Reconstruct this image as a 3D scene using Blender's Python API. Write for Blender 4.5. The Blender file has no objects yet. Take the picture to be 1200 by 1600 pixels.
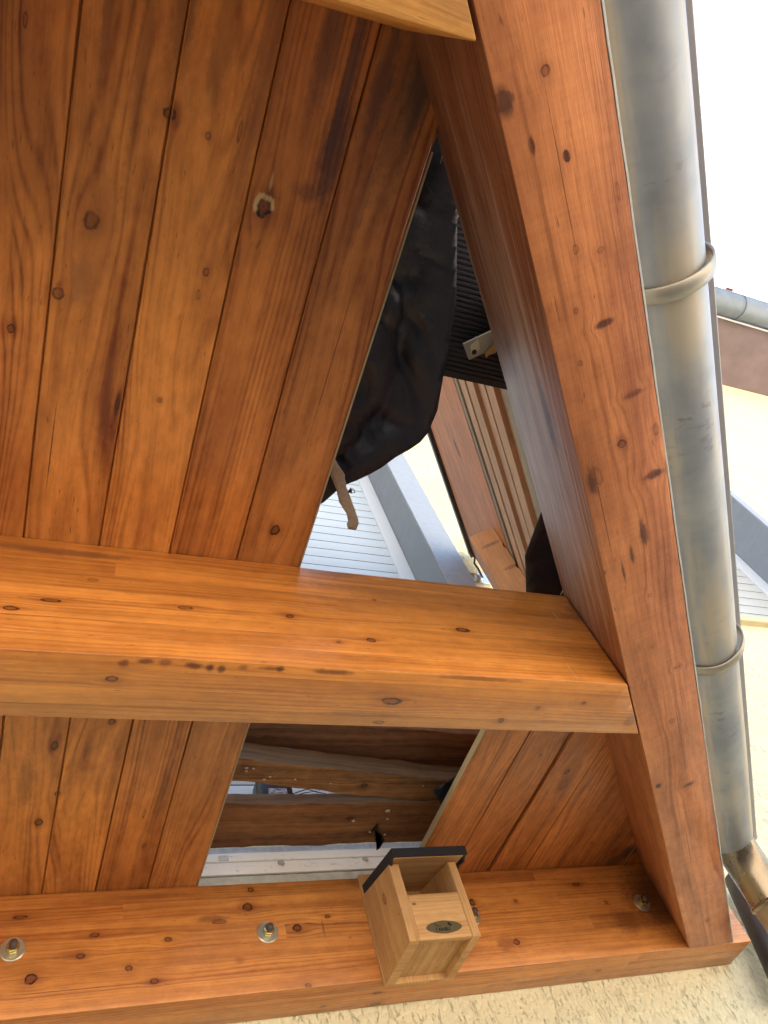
import bpy, bmesh, math, random
from mathutils import Vector, Matrix, noise as mnoise
random.seed(7)
S = bpy.context.scene
COL = S.collection

# ---------------------------------------------------------------- camera, sky, sun, exposure
F_PX = 1204.7259
ROWS = [Vector((0.91898852, -0.3062932, -0.24828327)),     # camera right
        Vector((0.13005161, 0.82994006, -0.5424814)),      # camera down
        Vector((0.3722186, 0.46624454, 0.80253931))]       # camera forward
GROUND = -1.6
cd = bpy.data.cameras.new('camera'); cam = bpy.data.objects.new('camera', cd); COL.objects.link(cam)
cd.sensor_fit = 'VERTICAL'; cd.sensor_height = 36.0; cd.lens = F_PX / 1600 * 36.0
cd.clip_start = 0.02; cd.clip_end = 2000
m = Matrix.Identity(4)
for i in range(3):
    m[i][0] = ROWS[0][i]; m[i][1] = -ROWS[1][i]; m[i][2] = -ROWS[2][i]
cam.matrix_world = m
S.camera = cam

SUN_EL = math.radians(60); SUN_AZ = math.radians(52)        # behind the house, to the right
w = bpy.data.worlds.new('World'); S.world = w; w.use_nodes = True
wn = w.node_tree; wn.nodes.clear()
sky = wn.nodes.new('ShaderNodeTexSky'); sky.sky_type = 'NISHITA'; sky.sun_disc = False
sky.sun_elevation = SUN_EL; sky.sun_rotation = SUN_AZ; sky.air_density = 1.0; sky.dust_density = 2.5; sky.ozone_density = 1.0
bg = wn.nodes.new('ShaderNodeBackground'); bg.inputs['Strength'].default_value = 0.12
wo = wn.nodes.new('ShaderNodeOutputWorld')
wn.links.new(sky.outputs[0], bg.inputs[0]); wn.links.new(bg.outputs[0], wo.inputs[0])
sd = bpy.data.lights.new('sun', 'SUN'); sd.energy = 4.8; sd.angle = math.radians(0.5); sd.color = (1, 0.94, 0.85)
sun = bpy.data.objects.new('sun', sd); COL.objects.link(sun)
sdir = Vector((math.sin(SUN_AZ) * math.cos(SUN_EL), math.cos(SUN_AZ) * math.cos(SUN_EL), math.sin(SUN_EL)))
sun.rotation_euler = (-sdir).to_track_quat('-Z', 'Y').to_euler(); sun.location = (0, 0, 12)
S.view_settings.view_transform = 'Standard'; S.view_settings.look = 'None'
S.view_settings.gamma = 1; S.view_settings.use_curve_mapping = False
S.view_settings.exposure = 2.3
S.cycles.max_bounces = 6; S.cycles.diffuse_bounces = 4; S.cycles.glossy_bounces = 3

# ---------------------------------------------------------------- measuring: where a pixel's ray meets a real plane
CT = 1.300      # underside of the ceiling boards
BT = 0.995      # underside of the beams
ANG = math.radians(38.07)
X = Vector((1, 0, 0)); Y = Vector((0, 1, 0)); Z = Vector((0, 0, 1))
R = Vector((math.sin(ANG), math.cos(ANG), 0))       # along the rafter, towards the house
N = Vector((math.cos(ANG), -math.sin(ANG), 0))      # across it, outwards
def ray(u, v): return ROWS[0] * (u - 600) + ROWS[1] * (v - 800) + ROWS[2] * F_PX
def hit(u, v, n, d):
    r = ray(u, v); return r * (d / r.dot(n))
def nrz(n, r, z): return N * n + R * r + Z * z

# ---------------------------------------------------------------- node helpers
class NT:
    def __init__(s, name):
        s.m = bpy.data.materials.new(name); s.m.use_nodes = True; s.t = s.m.node_tree; s.t.nodes.clear()
        s.out = s.t.nodes.new('ShaderNodeOutputMaterial')
    def put(s, sock, v):
        if isinstance(v, bpy.types.NodeSocket): s.t.links.new(v, sock)
        elif isinstance(v, (tuple, list)) and len(v) == 3 and len(sock.default_value) == 4: sock.default_value = (*v, 1)
        else: sock.default_value = v
    def n(s, t, ins=None, **pr):
        k = s.t.nodes.new(t)
        for a, b in pr.items(): setattr(k, a, b)
        for a, b in (ins or {}).items(): s.put(k.inputs[a], b)
        return k
    def ma(s, op, a, b=None, c=None, clamp=False):
        k = s.n('ShaderNodeMath', {0: a}, operation=op); k.use_clamp = clamp
        if b is not None: s.put(k.inputs[1], b)
        if c is not None: s.put(k.inputs[2], c)
        return k.outputs[0]
    def mix(s, f, a, b, blend='MIX'):
        k = s.n('ShaderNodeMix', data_type='RGBA', blend_type=blend)
        s.put(k.inputs['Factor'], f); s.put(k.inputs[6], a); s.put(k.inputs[7], b); return k.outputs[2]
    def xyz(s, x, y, z=0.0): return s.n('ShaderNodeCombineXYZ', {0: x, 1: y, 2: z}).outputs[0]
    def noise(s, v, scale=1.0, det=2.0, rough=.5, dist=0.0):
        return s.n('ShaderNodeTexNoise', {'Vector': v, 'Scale': scale, 'Detail': det, 'Roughness': rough, 'Distortion': dist}).outputs[0]
    def rng(s, v, a, b, c=0.0, d=1.0, smooth=True):
        return s.n('ShaderNodeMapRange', {0: v, 1: a, 2: b, 3: c, 4: d}, interpolation_type='SMOOTHSTEP' if smooth else 'LINEAR').outputs[0]
    def obj(s): return s.n('ShaderNodeTexCoord').outputs['Object']
    def bsdf(s, col, rough, metal=0.0, normal=None, coat=0.0, spec=.5, **kw):
        b = s.n('ShaderNodeBsdfPrincipled'); s.put(b.inputs['Base Color'], col); s.put(b.inputs['Roughness'], rough)
        s.put(b.inputs['Metallic'], metal); b.inputs['Specular IOR Level'].default_value = spec
        if coat: b.inputs['Coat Weight'].default_value = coat; b.inputs['Coat Roughness'].default_value = .25
        if normal is not None: s.t.links.new(normal, b.inputs['Normal'])
        for a, v in kw.items(): s.put(b.inputs[a.replace('_', ' ')], v)
        s.t.links.new(b.outputs[0], s.out.inputs[0]); return b
    def bump(s, h, strength=.3, dist=.002, normal=None):
        k = s.n('ShaderNodeBump', {'Height': h, 'Strength': strength, 'Distance': dist})
        if normal is not None: s.t.links.new(normal, k.inputs['Normal'])
        return k.outputs[0]

def knot_group():
    g = bpy.data.node_groups.new('Knot', 'ShaderNodeTree'); I = g.interface
    for nm in ('U', 'V', 'U0', 'V0', 'RU', 'RV', 'Wobble'): I.new_socket(nm, in_out='INPUT', socket_type='NodeSocketFloat')
    for nm in ('Shift', 'Core', 'Halo', 'Rad'): I.new_socket(nm, in_out='OUTPUT', socket_type='NodeSocketFloat')
    gi = g.nodes.new('NodeGroupInput'); go = g.nodes.new('NodeGroupOutput')
    def ma(op, a, b=None, clamp=False):
        k = g.nodes.new('ShaderNodeMath'); k.operation = op; k.use_clamp = clamp
        for i, v in enumerate((a, b)):
            if v is None: continue
            if isinstance(v, (int, float)): k.inputs[i].default_value = v
            else: g.links.new(v, k.inputs[i])
        return k.outputs[0]
    o = gi.outputs
    du = ma('SUBTRACT', o['U'], o['U0']); dv = ma('SUBTRACT', o['V'], o['V0'])
    a = ma('DIVIDE', du, o['RU']); b = ma('DIVIDE', dv, o['RV'])
    q2 = ma('ADD', ma('MULTIPLY', ma('MULTIPLY', a, a), .06), ma('MULTIPLY', ma('MULTIPLY', b, b), .16))
    e = ma('EXPONENT', ma('MULTIPLY', q2, -1.0))
    g.links.new(ma('MULTIPLY', ma('MULTIPLY', dv, e), .9), go.inputs['Shift'])
    rad = ma('ADD', ma('SQRT', ma('ADD', ma('MULTIPLY', a, a), ma('MULTIPLY', b, b))), o['Wobble'])
    core = ma('MULTIPLY', ma('SUBTRACT', 1.15, rad), 4.0, clamp=True)
    g.links.new(core, go.inputs['Core']); g.links.new(rad, go.inputs['Rad'])
    g.links.new(ma('EXPONENT', ma('MULTIPLY', ma('MULTIPLY', rad, rad), -.22)), go.inputs['Halo'])
    return g
KNOT = knot_group()

def wood(name, base, dark, seed, knots=(), stains=(), lam=None, lam0=0.0, contrast=1.0, ring=.011, rough=.42, coat=.25,
         warp=.022, knotcol=(.052, .016, .008), grey=None, tone=.35, spec=.4, ucell=1.3, bumps=.4, chatter=0.0, side=None, fig=0.0, figv=.5):
    """Stained softwood.  UV is in metres: u along the grain, v across.  knots: (u, v, ru, rv, strength);
    stains, painted shade included: (u, v, ru, rv, colour, strength)."""
    T = NT(name)
    uv = T.n('ShaderNodeUVMap').outputs[0]; sp = T.n('ShaderNodeSeparateXYZ', {0: uv}); U, V = sp.outputs[0], sp.outputs[1]
    wob = T.ma('MULTIPLY', T.ma('SUBTRACT', T.noise(T.xyz(T.ma('MULTIPLY', U, .7), V, seed), 95.0, 3.0, .6), .5), 1.0)
    cellr = None; Us = U; edge = None
    if lam:
        q = T.ma('DIVIDE', T.ma('SUBTRACT', V, lam0), lam); k = T.ma('FLOOR', q)
        fr = T.ma('SUBTRACT', q, k)
        h = T.n('ShaderNodeTexWhiteNoise', {'Vector': T.xyz(k, seed, 1.0)}, noise_dimensions='3D').outputs[0]
        uc = T.ma('DIVIDE', T.ma('ADD', U, T.ma('MULTIPLY', h, 5.0)), ucell); k2 = T.ma('FLOOR', uc)
        cellr = T.n('ShaderNodeTexWhiteNoise', {'Vector': T.xyz(k, k2, seed)}, noise_dimensions='3D').outputs[0]
        Us = T.ma('ADD', U, T.ma('MULTIPLY', cellr, 37.0))
        e1 = T.ma('MINIMUM', fr, T.ma('SUBTRACT', 1.0, fr))
        edge = T.rng(e1, 0.0, .03, 1.0, 0.0)
    radm = None; shift = None; core = None; halo = None; krings = None
    for (u0, v0, ru, rv, s_) in knots:
        ru, rv = ru * .78, rv * .72
        g = T.n('ShaderNodeGroup', node_tree=KNOT)
        for a, b in (('U', U), ('V', V), ('U0', u0), ('V0', v0), ('RU', ru), ('RV', rv), ('Wobble', wob)): T.put(g.inputs[a], b)
        sh, c, hl = g.outputs['Shift'], T.ma('MULTIPLY', g.outputs['Core'], s_), T.ma('MULTIPLY', g.outputs['Halo'], s_ * .6)
        ringd = T.ma('MULTIPLY', T.ma('MULTIPLY', T.rng(g.outputs['Rad'], .55, .92), T.rng(g.outputs['Rad'], 1.3, .98)), s_)
        radm = g.outputs['Rad'] if radm is None else T.ma('MINIMUM', radm, g.outputs['Rad'])
        shift = sh if shift is None else T.ma('ADD', shift, sh)
        core = c if core is None else T.ma('MAXIMUM', core, c)
        halo = hl if halo is None else T.ma('MAXIMUM', halo, hl)
        krings = ringd if krings is None else T.ma('MAXIMUM', krings, ringd)
    Vk = V if shift is None else T.ma('SUBTRACT', V, shift)
    n1 = T.noise(T.xyz(T.ma('MULTIPLY', Us, 1.5), T.ma('MULTIPLY', V, 7.0), seed), 1.0, 1.0)
    n2 = T.noise(T.xyz(T.ma('MULTIPLY', Us, 9.0), T.ma('MULTIPLY', V, 22.0), seed + 3.0), 1.0, 2.0)
    Vw = T.ma('ADD', Vk, T.ma('ADD', T.ma('MULTIPLY', T.ma('SUBTRACT', n1, .5), warp * 2.4), T.ma('MULTIPLY', T.ma('SUBTRACT', n2, .5), .005)))
    Vr = Vw
    if fig:       # flat sawn boards: the rings wander into arches and islands
        n5 = T.noise(T.xyz(T.ma('MULTIPLY', Us, 1.1), T.ma('MULTIPLY', V, 8.5), seed + 50), 1.0, 1.0, .4)
        Vr = T.ma('ADD', T.ma('MULTIPLY', Vw, figv), T.ma('MULTIPLY', T.ma('SUBTRACT', n5, .5), fig))
    # irregular growth rings: spacing itself wanders across the board
    ph = T.ma('ADD', T.ma('MULTIPLY', Vr, 6.2832 / ring), T.ma('MULTIPLY', T.noise(T.xyz(T.ma('MULTIPLY', Us, .3), T.ma('MULTIPLY', Vr, 30.0), seed + 9), 1.0, 2.0), 16.0 if not fig else 9.0))
    sn = T.ma('ADD', T.ma('MULTIPLY', T.ma('SINE', ph), .5), .5)
    late = T.ma('POWER', sn, 2.6)
    amp = T.rng(T.noise(T.xyz(T.ma('MULTIPLY', Us, 1.2), T.ma('MULTIPLY', Vw, 18.0), seed + 21), 1.0, 2.0), .32, .68)
    s1 = T.noise(T.xyz(T.ma('MULTIPLY', Us, 2.2), T.ma('MULTIPLY', Vw, 90.0), seed + 5), 1.0, 3.0, .6)
    s2 = T.noise(T.xyz(T.ma('MULTIPLY', Us, 14.0), T.ma('MULTIPLY', Vw, 600.0), seed + 7), 1.0, 2.0, .6)
    cloud = T.noise(T.xyz(T.ma('MULTIPLY', Us, 3.5), T.ma('MULTIPLY', V, 11.0), seed + 13), 1.0, 4.0, .55)
    blot = T.noise(T.xyz(T.ma('MULTIPLY', Us, 22.0), T.ma('MULTIPLY', V, 45.0), seed + 17), 1.0, 4.0, .65)
    f = T.ma('MULTIPLY', T.ma('MULTIPLY', late, amp if halo is None else T.ma('ADD', amp, T.ma('MULTIPLY', halo, 1.6))), .45 * contrast)
    s0 = T.noise(T.xyz(T.ma('MULTIPLY', Us, .9), T.ma('MULTIPLY', Vr, 34.0), seed + 2.2), 1.0, 2.0, .5)
    f = T.ma('ADD', f, T.ma('MULTIPLY', T.rng(s0, .35, .70), .42 * contrast))
    f = T.ma('ADD', f, T.ma('MULTIPLY', T.rng(s1, .35, .75), .24 * contrast))
    f = T.ma('ADD', f, T.ma('MULTIPLY', T.ma('SUBTRACT', s2, .5), .28 * contrast))
    f = T.ma('ADD', f, T.ma('MULTIPLY', T.ma('SUBTRACT', blot, .5), .85 * contrast))
    if chatter: f = T.ma('ADD', f, T.ma('MULTIPLY', T.ma('SUBTRACT', T.noise(T.xyz(T.ma('MULTIPLY', U, 150.0), T.ma('MULTIPLY', V, 9.0), seed + 6), 1.0, 2.0), .5), chatter))
    f = T.ma('ADD', f, 0.0, clamp=True)
    col = T.mix(f, base, dark)
    tn = T.ma('ADD', T.ma('MULTIPLY', T.ma('SUBTRACT', cloud, .5), tone * 2.4), 1.0)
    if cellr is not None: tn = T.ma('MULTIPLY', tn, T.ma('ADD', .90, T.ma('MULTIPLY', cellr, .18)))
    col = T.mix(1.0, col, T.n('ShaderNodeCombineColor', {0: tn, 1: T.ma('POWER', tn, 1.15), 2: T.ma('POWER', tn, 1.2)}).outputs[0], 'MULTIPLY')
    if edge is not None: col = T.mix(T.ma('MULTIPLY', edge, .30), col, tuple(c * .35 for c in dark))
    if halo is not None:
        col = T.mix(T.ma('MULTIPLY', halo, .75), col, tuple(c * .8 for c in dark))
        kc = T.mix(T.rng(blot, .35, .65), tuple(b * .35 + c * .6 for b, c in zip(dark, knotcol)), tuple(b * 1.1 + c * .4 for b, c in zip(dark, knotcol)))
        kc = T.mix(T.ma('MULTIPLY', T.ma('ADD', .5, T.ma('MULTIPLY', T.ma('SINE', T.ma('MULTIPLY', radm, 15.0)), .5)), .55), kc, tuple(c * .5 for c in knotcol))
        col = T.mix(T.ma('MULTIPLY', core, .7), col, kc)
        col = T.mix(T.ma('MULTIPLY', krings, T.rng(T.noise(T.xyz(U, V, seed + 60), 70.0, 2.0), .34, .5, .3, 1.0)), col, tuple(c * .25 for c in knotcol))
    # pores and small dark flecks
    fl = T.noise(T.xyz(T.ma('MULTIPLY', Us, 40.0), T.ma('MULTIPLY', Vw, 260.0), seed + 31), 1.0, 1.0)
    col = T.mix(T.rng(fl, .70, .80, 0.0, .55), col, tuple(c * .45 for c in dark))
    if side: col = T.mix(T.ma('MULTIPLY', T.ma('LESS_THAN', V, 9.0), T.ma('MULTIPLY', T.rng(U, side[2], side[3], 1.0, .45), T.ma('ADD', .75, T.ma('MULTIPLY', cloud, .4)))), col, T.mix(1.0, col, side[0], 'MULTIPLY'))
    if grey:
        gu, gv, gru, grv, gc, gs = grey
        e = T.ma('ADD', T.ma('POWER', T.ma('ABSOLUTE', T.ma('DIVIDE', T.ma('SUBTRACT', U, gu), gru)), 2.0), T.ma('POWER', T.ma('ABSOLUTE', T.ma('DIVIDE', T.ma('SUBTRACT', V, gv), grv)), 2.0))
        e = T.ma('ADD', T.ma('SQRT', e), T.ma('ADD', T.ma('MULTIPLY', T.ma('SUBTRACT', s1, .5), 2.4), T.ma('MULTIPLY', T.ma('SUBTRACT', s0, .5), 1.6)))
        gm = T.ma('MULTIPLY', T.rng(e, 1.15, .45), gs)
        col = T.mix(gm, col, T.mix(T.ma('ADD', T.rng(s1, .35, .7, 0, .6), T.rng(s2, .5, .75, 0, .4)), gc, tuple(c * .3 for c in gc)))
    for (u0, v0, ru, rv, sc, st) in stains:
        a = T.ma('DIVIDE', T.ma('SUBTRACT', U, u0), ru); b = T.ma('DIVIDE', T.ma('SUBTRACT', V, v0), rv)
        r = T.ma('SQRT', T.ma('ADD', T.ma('MULTIPLY', a, a), T.ma('MULTIPLY', b, b)))
        r = T.ma('ADD', r, T.ma('ADD', T.ma('MULTIPLY', wob, .8), T.ma('MULTIPLY', T.ma('SUBTRACT', s1, .5), .9)))
        col = T.mix(T.rng(r, 1.15, .35, 0.0, st), col, sc)
    ht = T.noise(T.xyz(T.ma('MULTIPLY', U, 9.0), T.ma('MULTIPLY', V, 260.0), seed + 40), 1.0, 3.0, .6)
    if edge is not None: ht = T.ma('SUBTRACT', ht, T.ma('MULTIPLY', edge, .8))
    if chatter: ht = T.ma('ADD', ht, T.ma('MULTIPLY', T.noise(T.xyz(T.ma('MULTIPLY', U, 170.0), T.ma('MULTIPLY', V, 14.0), seed), 1.0, 1.0), chatter * 2))
    nrm = T.bump(ht, bumps, .0016)
    rg = T.ma('ADD', rough - .08, T.ma('MULTIPLY', blot, .2))
    T.bsdf(col, rg, normal=nrm, coat=coat, spec=spec)
    return T.m

def plain(name, col, rough=.5, metal=0.0, var=.15, scale=20.0, bump=.15, bdist=.001, spec=.5, **kw):
    T = NT(name); o = T.obj(); n = T.noise(o, scale, 5.0, .6)
    k = T.ma('ADD', 1 - var, T.ma('MULTIPLY', n, 2 * var))
    c = T.mix(1.0, col, T.n('ShaderNodeCombineColor', {0: k, 1: k, 2: k}).outputs[0], 'MULTIPLY')
    T.bsdf(c, rough, metal, normal=T.bump(n, bump, bdist), spec=spec, **kw); return T.m

def stucco(name, col, fine=1.0):
    T = NT(name); o = T.obj()
    n1 = T.noise(o, 38.0 * fine, 3.0, .6, .6)
    v = T.n('ShaderNodeTexVoronoi', {'Vector': o, 'Scale': 60.0 * fine}, feature='F1').outputs['Distance']
    st = T.noise(T.n('ShaderNodeMapping', {'Vector': o, 'Scale': (1.0, 1.0, .28)}).outputs[0], 75.0 * fine, 2.0, .5, 1.8)
    worm = T.rng(st, .40, .33)            # rubbed grooves left by the float
    n3 = T.noise(o, 2.2, 3.0); n4 = T.noise(o, 180 * fine, 2.0)
    h = T.ma('ADD', T.ma('MULTIPLY', n1, .9), T.ma('SUBTRACT', T.ma('MULTIPLY', v, -.55), T.ma('MULTIPLY', worm, .75)))
    h = T.ma('ADD', h, T.ma('MULTIPLY', n4, .18))
    k = T.ma('ADD', .86, T.ma('MULTIPLY', n3, .26))
    c = T.mix(1.0, col, T.n('ShaderNodeCombineColor', {0: k, 1: k, 2: k}).outputs[0], 'MULTIPLY')
    c = T.mix(T.ma('MULTIPLY', worm, .28), c, tuple(a * .45 for a in col))
    T.bsdf(c, .9, normal=T.bump(h, .9, .009), spec=.2); return T.m

def zinc(name, c1, c2, rough=.38, metal=.75, streak=None, sc=1.0):
    T = NT(name); o = T.obj(); mp = T.n('ShaderNodeMapping', {'Vector': o, 'Scale': (1, 1, 1)}).outputs[0]
    n1 = T.noise(mp, 5.0 * sc, 3.0, .55, .2); n2 = T.noise(mp, 45.0 * sc, 4.0, .6)
    v = T.n('ShaderNodeTexVoronoi', {'Vector': o, 'Scale': 60.0}, feature='F1').outputs['Color']
    f = T.ma('ADD', T.ma('MULTIPLY', T.rng(n1, .25, .75), .8), T.ma('MULTIPLY', T.ma('SUBTRACT', n2, .5), .5), clamp=True)
    c = T.mix(f, c1, c2)
    if streak:                              # brown run-off marks, then painted warm reflections
        uu = T.n('ShaderNodeSeparateXYZ', {0: T.n('ShaderNodeUVMap').outputs[0]}).outputs[0]; zz_ = T.n('ShaderNodeSeparateXYZ', {0: o}).outputs[2]
        s = T.noise(T.xyz(T.ma('MULTIPLY', uu, 60.0), T.ma('MULTIPLY', T.n('ShaderNodeVectorMath', {0: o, 1: tuple(N)}, operation='DOT_PRODUCT').outputs['Value'], 26.0), 1.0), 1.0, 3.0, .6)
        pat = T.rng(T.noise(T.xyz(T.ma('MULTIPLY', uu, 3.0), T.ma('MULTIPLY', zz_, 7.0), 4.0), 1.0, 2.0), .48, .62)
        c = T.mix(T.ma('MULTIPLY', T.rng(s, .57, .66, 0, .5), pat), c, streak)
        dr = T.noise(T.xyz(T.ma('MULTIPLY', uu, 1.2), T.ma('MULTIPLY', zz_, 30.0), 8.0), 1.0, 4.0, .6)
        c = T.mix(T.rng(dr, .46, .64, 0, .75), c, (.58, .46, .30))  # lengthwise tan streaks: warm reflections put into the colour
    T.bsdf(c, T.ma('ADD', rough - .1, T.ma('MULTIPLY', n2, .28)), metal, normal=T.bump(T.ma('ADD', n1, T.ma('MULTIPLY', n2, .25)), .25, .004)); return T.m

# ---------------------------------------------------------------- mesh helpers
def tag(o, label=None, cat=None, group=None, kind=None):
    for k, v in (('label', label), ('category', cat), ('group', group), ('kind', kind)):
        if v: o[k] = v
    return o
def empty(name, loc, label, cat, group=None):
    o = bpy.data.objects.new(name, None); COL.objects.link(o); o.location = loc; o.empty_display_size = .05
    return tag(o, label, cat, group)
def link(name, me, mat, parent=None, smooth=False):
    if smooth:
        for p in me.polygons: p.use_smooth = True
    me.materials.append(mat)
    o = bpy.data.objects.new(name, me); COL.objects.link(o)
    if parent is not None:
        o.parent = parent; o.matrix_parent_inverse = Matrix.Translation(-Vector(parent.location)) if False else Matrix.Identity(4)
        me.transform(Matrix.Translation(-wl(parent)))
    return o
def wl(o):
    v = Vector(o.location)
    return v + wl(o.parent) if o.parent else v
def uvs(bm, A, B, C):
    """u along A in metres, v across: C-coordinate on faces looking along B, B-coordinate + 10 on faces looking along C."""
    L = bm.loops.layers.uv.verify(); bm.normal_update()
    for f in bm.faces:
        n = f.normal; a, b, c = abs(n.dot(A)), abs(n.dot(B)), abs(n.dot(C))
        for l in f.loops:
            p = l.vert.co
            if a > b and a > c: l[L].uv = (p.dot(B) * .15 + 3, p.dot(C) * 1.0 + 20)
            elif b >= c: l[L].uv = (p.dot(A), p.dot(C))
            else: l[L].uv = (p.dot(A), p.dot(B) + 10)
def prism(pts, z0, z1, up=Z):
    """closed prism from a polygon (list of Vectors lying in a plane normal to `up`), from z0 to z1 along up."""
    bm = bmesh.new()
    lo = [bm.verts.new(p + up * z0) for p in pts]; hi = [bm.verts.new(p + up * z1) for p in pts]
    bm.faces.new(lo[::-1]); bm.faces.new(hi); k = len(pts)
    for i in range(k): bm.faces.new((lo[i], lo[(i + 1) % k], hi[(i + 1) % k], hi[i]))
    bmesh.ops.recalc_face_normals(bm, faces=bm.faces); return bm
def box(x0, x1, y0, y1, z0, z1):
    return prism([Vector((x0, y0, 0)), Vector((x1, y0, 0)), Vector((x1, y1, 0)), Vector((x0, y1, 0))], z0, z1)
def fbox(a0, a1, b0, b1, z0, z1):           # box in the rafter's frame: n, r, z
    return prism([N * a0 + R * b0, N * a1 + R * b0, N * a1 + R * b1, N * a0 + R * b1], z0, z1)
def bev(bm, w_, seg=2):
    bmesh.ops.bevel(bm, geom=list(bm.edges), offset=w_, segments=seg, profile=.5, affect='EDGES'); return bm
def rough_up(bm, amt, sc=3.0, cuts_axis=None, step=.12, seed=0):
    """subdivide long pieces and let their edges wander a little"""
    if cuts_axis is not None:
        ps = [v.co.dot(cuts_axis) for v in bm.verts]; a, b = min(ps), max(ps); k = int((b - a) / step)
        for i in range(1, k):
            bmesh.ops.bisect_plane(bm, geom=bm.verts[:] + bm.edges[:] + bm.faces[:], plane_co=cuts_axis * (a + (b - a) * i / k), plane_no=cuts_axis)
    for v in bm.verts:
        p = v.co * sc + Vector((seed, 0, 0)); v.co += Vector((mnoise.noise(p), mnoise.noise(p + Vector((9, 0, 0))), mnoise.noise(p + Vector((0, 9, 0))))) * amt
    return bm
def done(name, bm, mat, parent=None, axes=(X, Y, Z), smooth=False):
    uvs(bm, *axes); me = bpy.data.meshes.new(name); bm.to_mesh(me); bm.free(); return link(name, me, mat, parent, smooth)
def tube(path, rad, seg=24, caps=True, close=False):
    bm = bmesh.new(); rings = []; P = [Vector(p) for p in path]
    rr = rad if isinstance(rad, (list, tuple)) else [rad] * len(P); pn = None
    for i, p in enumerate(P):
        if close: d = (P[(i + 1) % len(P)] - P[i - 1]).normalized()
        else: d = (P[min(i + 1, len(P) - 1)] - P[max(i - 1, 0)]).normalized()
        if pn is None:
            a = Z if abs(d.dot(Z)) < .9 else X; pn = d.cross(a).normalized()
        pn = (pn - d * pn.dot(d)).normalized(); q = d.cross(pn)
        rings.append([bm.verts.new(p + (pn * math.cos(t) + q * math.sin(t)) * rr[i]) for t in (2 * math.pi * k / seg for k in range(seg))])
    kk = len(rings) if close else len(rings) - 1
    for i in range(kk):
        a, b = rings[i], rings[(i + 1) % len(rings)]
        for k in range(seg): bm.faces.new((a[k], a[(k + 1) % seg], b[(k + 1) % seg], b[k]))
    if caps and not close: bm.faces.new(rings[0][::-1]); bm.faces.new(rings[-1])
    bmesh.ops.recalc_face_normals(bm, faces=bm.faces); return bm
def lathe(prof, centre, ax, seg=32):
    """prof: list of (radius, distance along ax)"""
    ax = ax.normalized(); a = ax.cross(Z if abs(ax.z) < .9 else X).normalized(); b = ax.cross(a)
    bm = bmesh.new(); rings = []
    for r, h in prof:
        rings.append([bm.verts.new(centre + ax * h + (a * math.cos(t) + b * math.sin(t)) * max(r, 1e-5)) for t in (2 * math.pi * k / seg for k in range(seg))])
    for i in range(len(rings) - 1):
        for k in range(seg): bm.faces.new((rings[i][k], rings[i][(k + 1) % seg], rings[i + 1][(k + 1) % seg], rings[i + 1][k]))
    bmesh.ops.remove_doubles(bm, verts=bm.verts, dist=1e-5); bmesh.ops.recalc_face_normals(bm, faces=bm.faces); return bm
def join(*bms):
    o = bmesh.new()
    for b in bms:
        me = bpy.data.meshes.new('t'); b.to_mesh(me); b.free(); o.from_mesh(me); bpy.data.meshes.remove(me)
    return o
def smooth_by_angle(o, deg=35):
    for p in o.data.polygons: p.use_smooth = True
    try: o.data.set_sharp_from_angle(angle=math.radians(deg))
    except Exception: pass

# knots, stains and painted shade are listed by where they sit in the survey picture: (px, py, half length, half width, strength)
def on_face(face, u, v):
    """uv (metres) of the point of a real face seen at that pixel"""
    k, d, A, Cc = face
    p = hit(u, v, k, d); off = 10 if k is Z else 0
    return p.dot(A), p.dot(Cc) + off
def marks(face, L):
    out = []
    for (px, py, a, b, s_) in L:
        u, v = on_face(face, px, py); out.append((u, v, a, b, s_))
    return out
def spots(face, L):
    return [(*on_face(face, px, py), a, b, c, s_) for (px, py, a, b, c, s_) in L]

# ================================================================= THE SETTING
T = NT('ground_paving'); o = T.obj(); n = T.noise(o, 3.0, 6.0, .6); c = T.mix(n, (.48, .43, .36), (.64, .58, .49))
br = T.n('ShaderNodeTexBrick', {'Vector': o, 'Color1': (1, 1, 1, 1), 'Color2': (.85, .84, .82, 1), 'Mortar': (.5, .48, .45, 1), 'Scale': 1.0, 'Mortar Size': .008, 'Brick Width': .4, 'Row Height': .4}).outputs[0]
T.bsdf(T.mix(1.0, c, br, 'MULTIPLY'), .85, normal=T.bump(n, .3, .004)); M_ground = T.m
bm = bmesh.new(); vs = [bm.verts.new(p) for p in ((-400, -400, GROUND), (400, -400, GROUND), (400, 400, GROUND), (-400, 400, GROUND))]; bm.faces.new(vs)
tag(done('ground', bm, M_ground), kind='structure')

bm = bmesh.new(); vs = [bm.verts.new(p) for p in ((-1.64, -1.3, GROUND + .004), (3.4, -1.3, GROUND + .004), (3.4, 2.18, GROUND + .004), (-1.64, 2.18, GROUND + .004))]; bm.faces.new(vs)  # dark floor patch added to cut the light bounced up from below
T = NT('added_dark_paving'); o = T.obj(); n = T.noise(o, 4.0, 5.0, .6)
T.bsdf(T.mix(n, (.15, .12, .09), (.23, .19, .14)), .8, normal=T.bump(n, .3, .004))
tag(done('added_floor_patch', bm, T.m), kind='structure')
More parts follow.
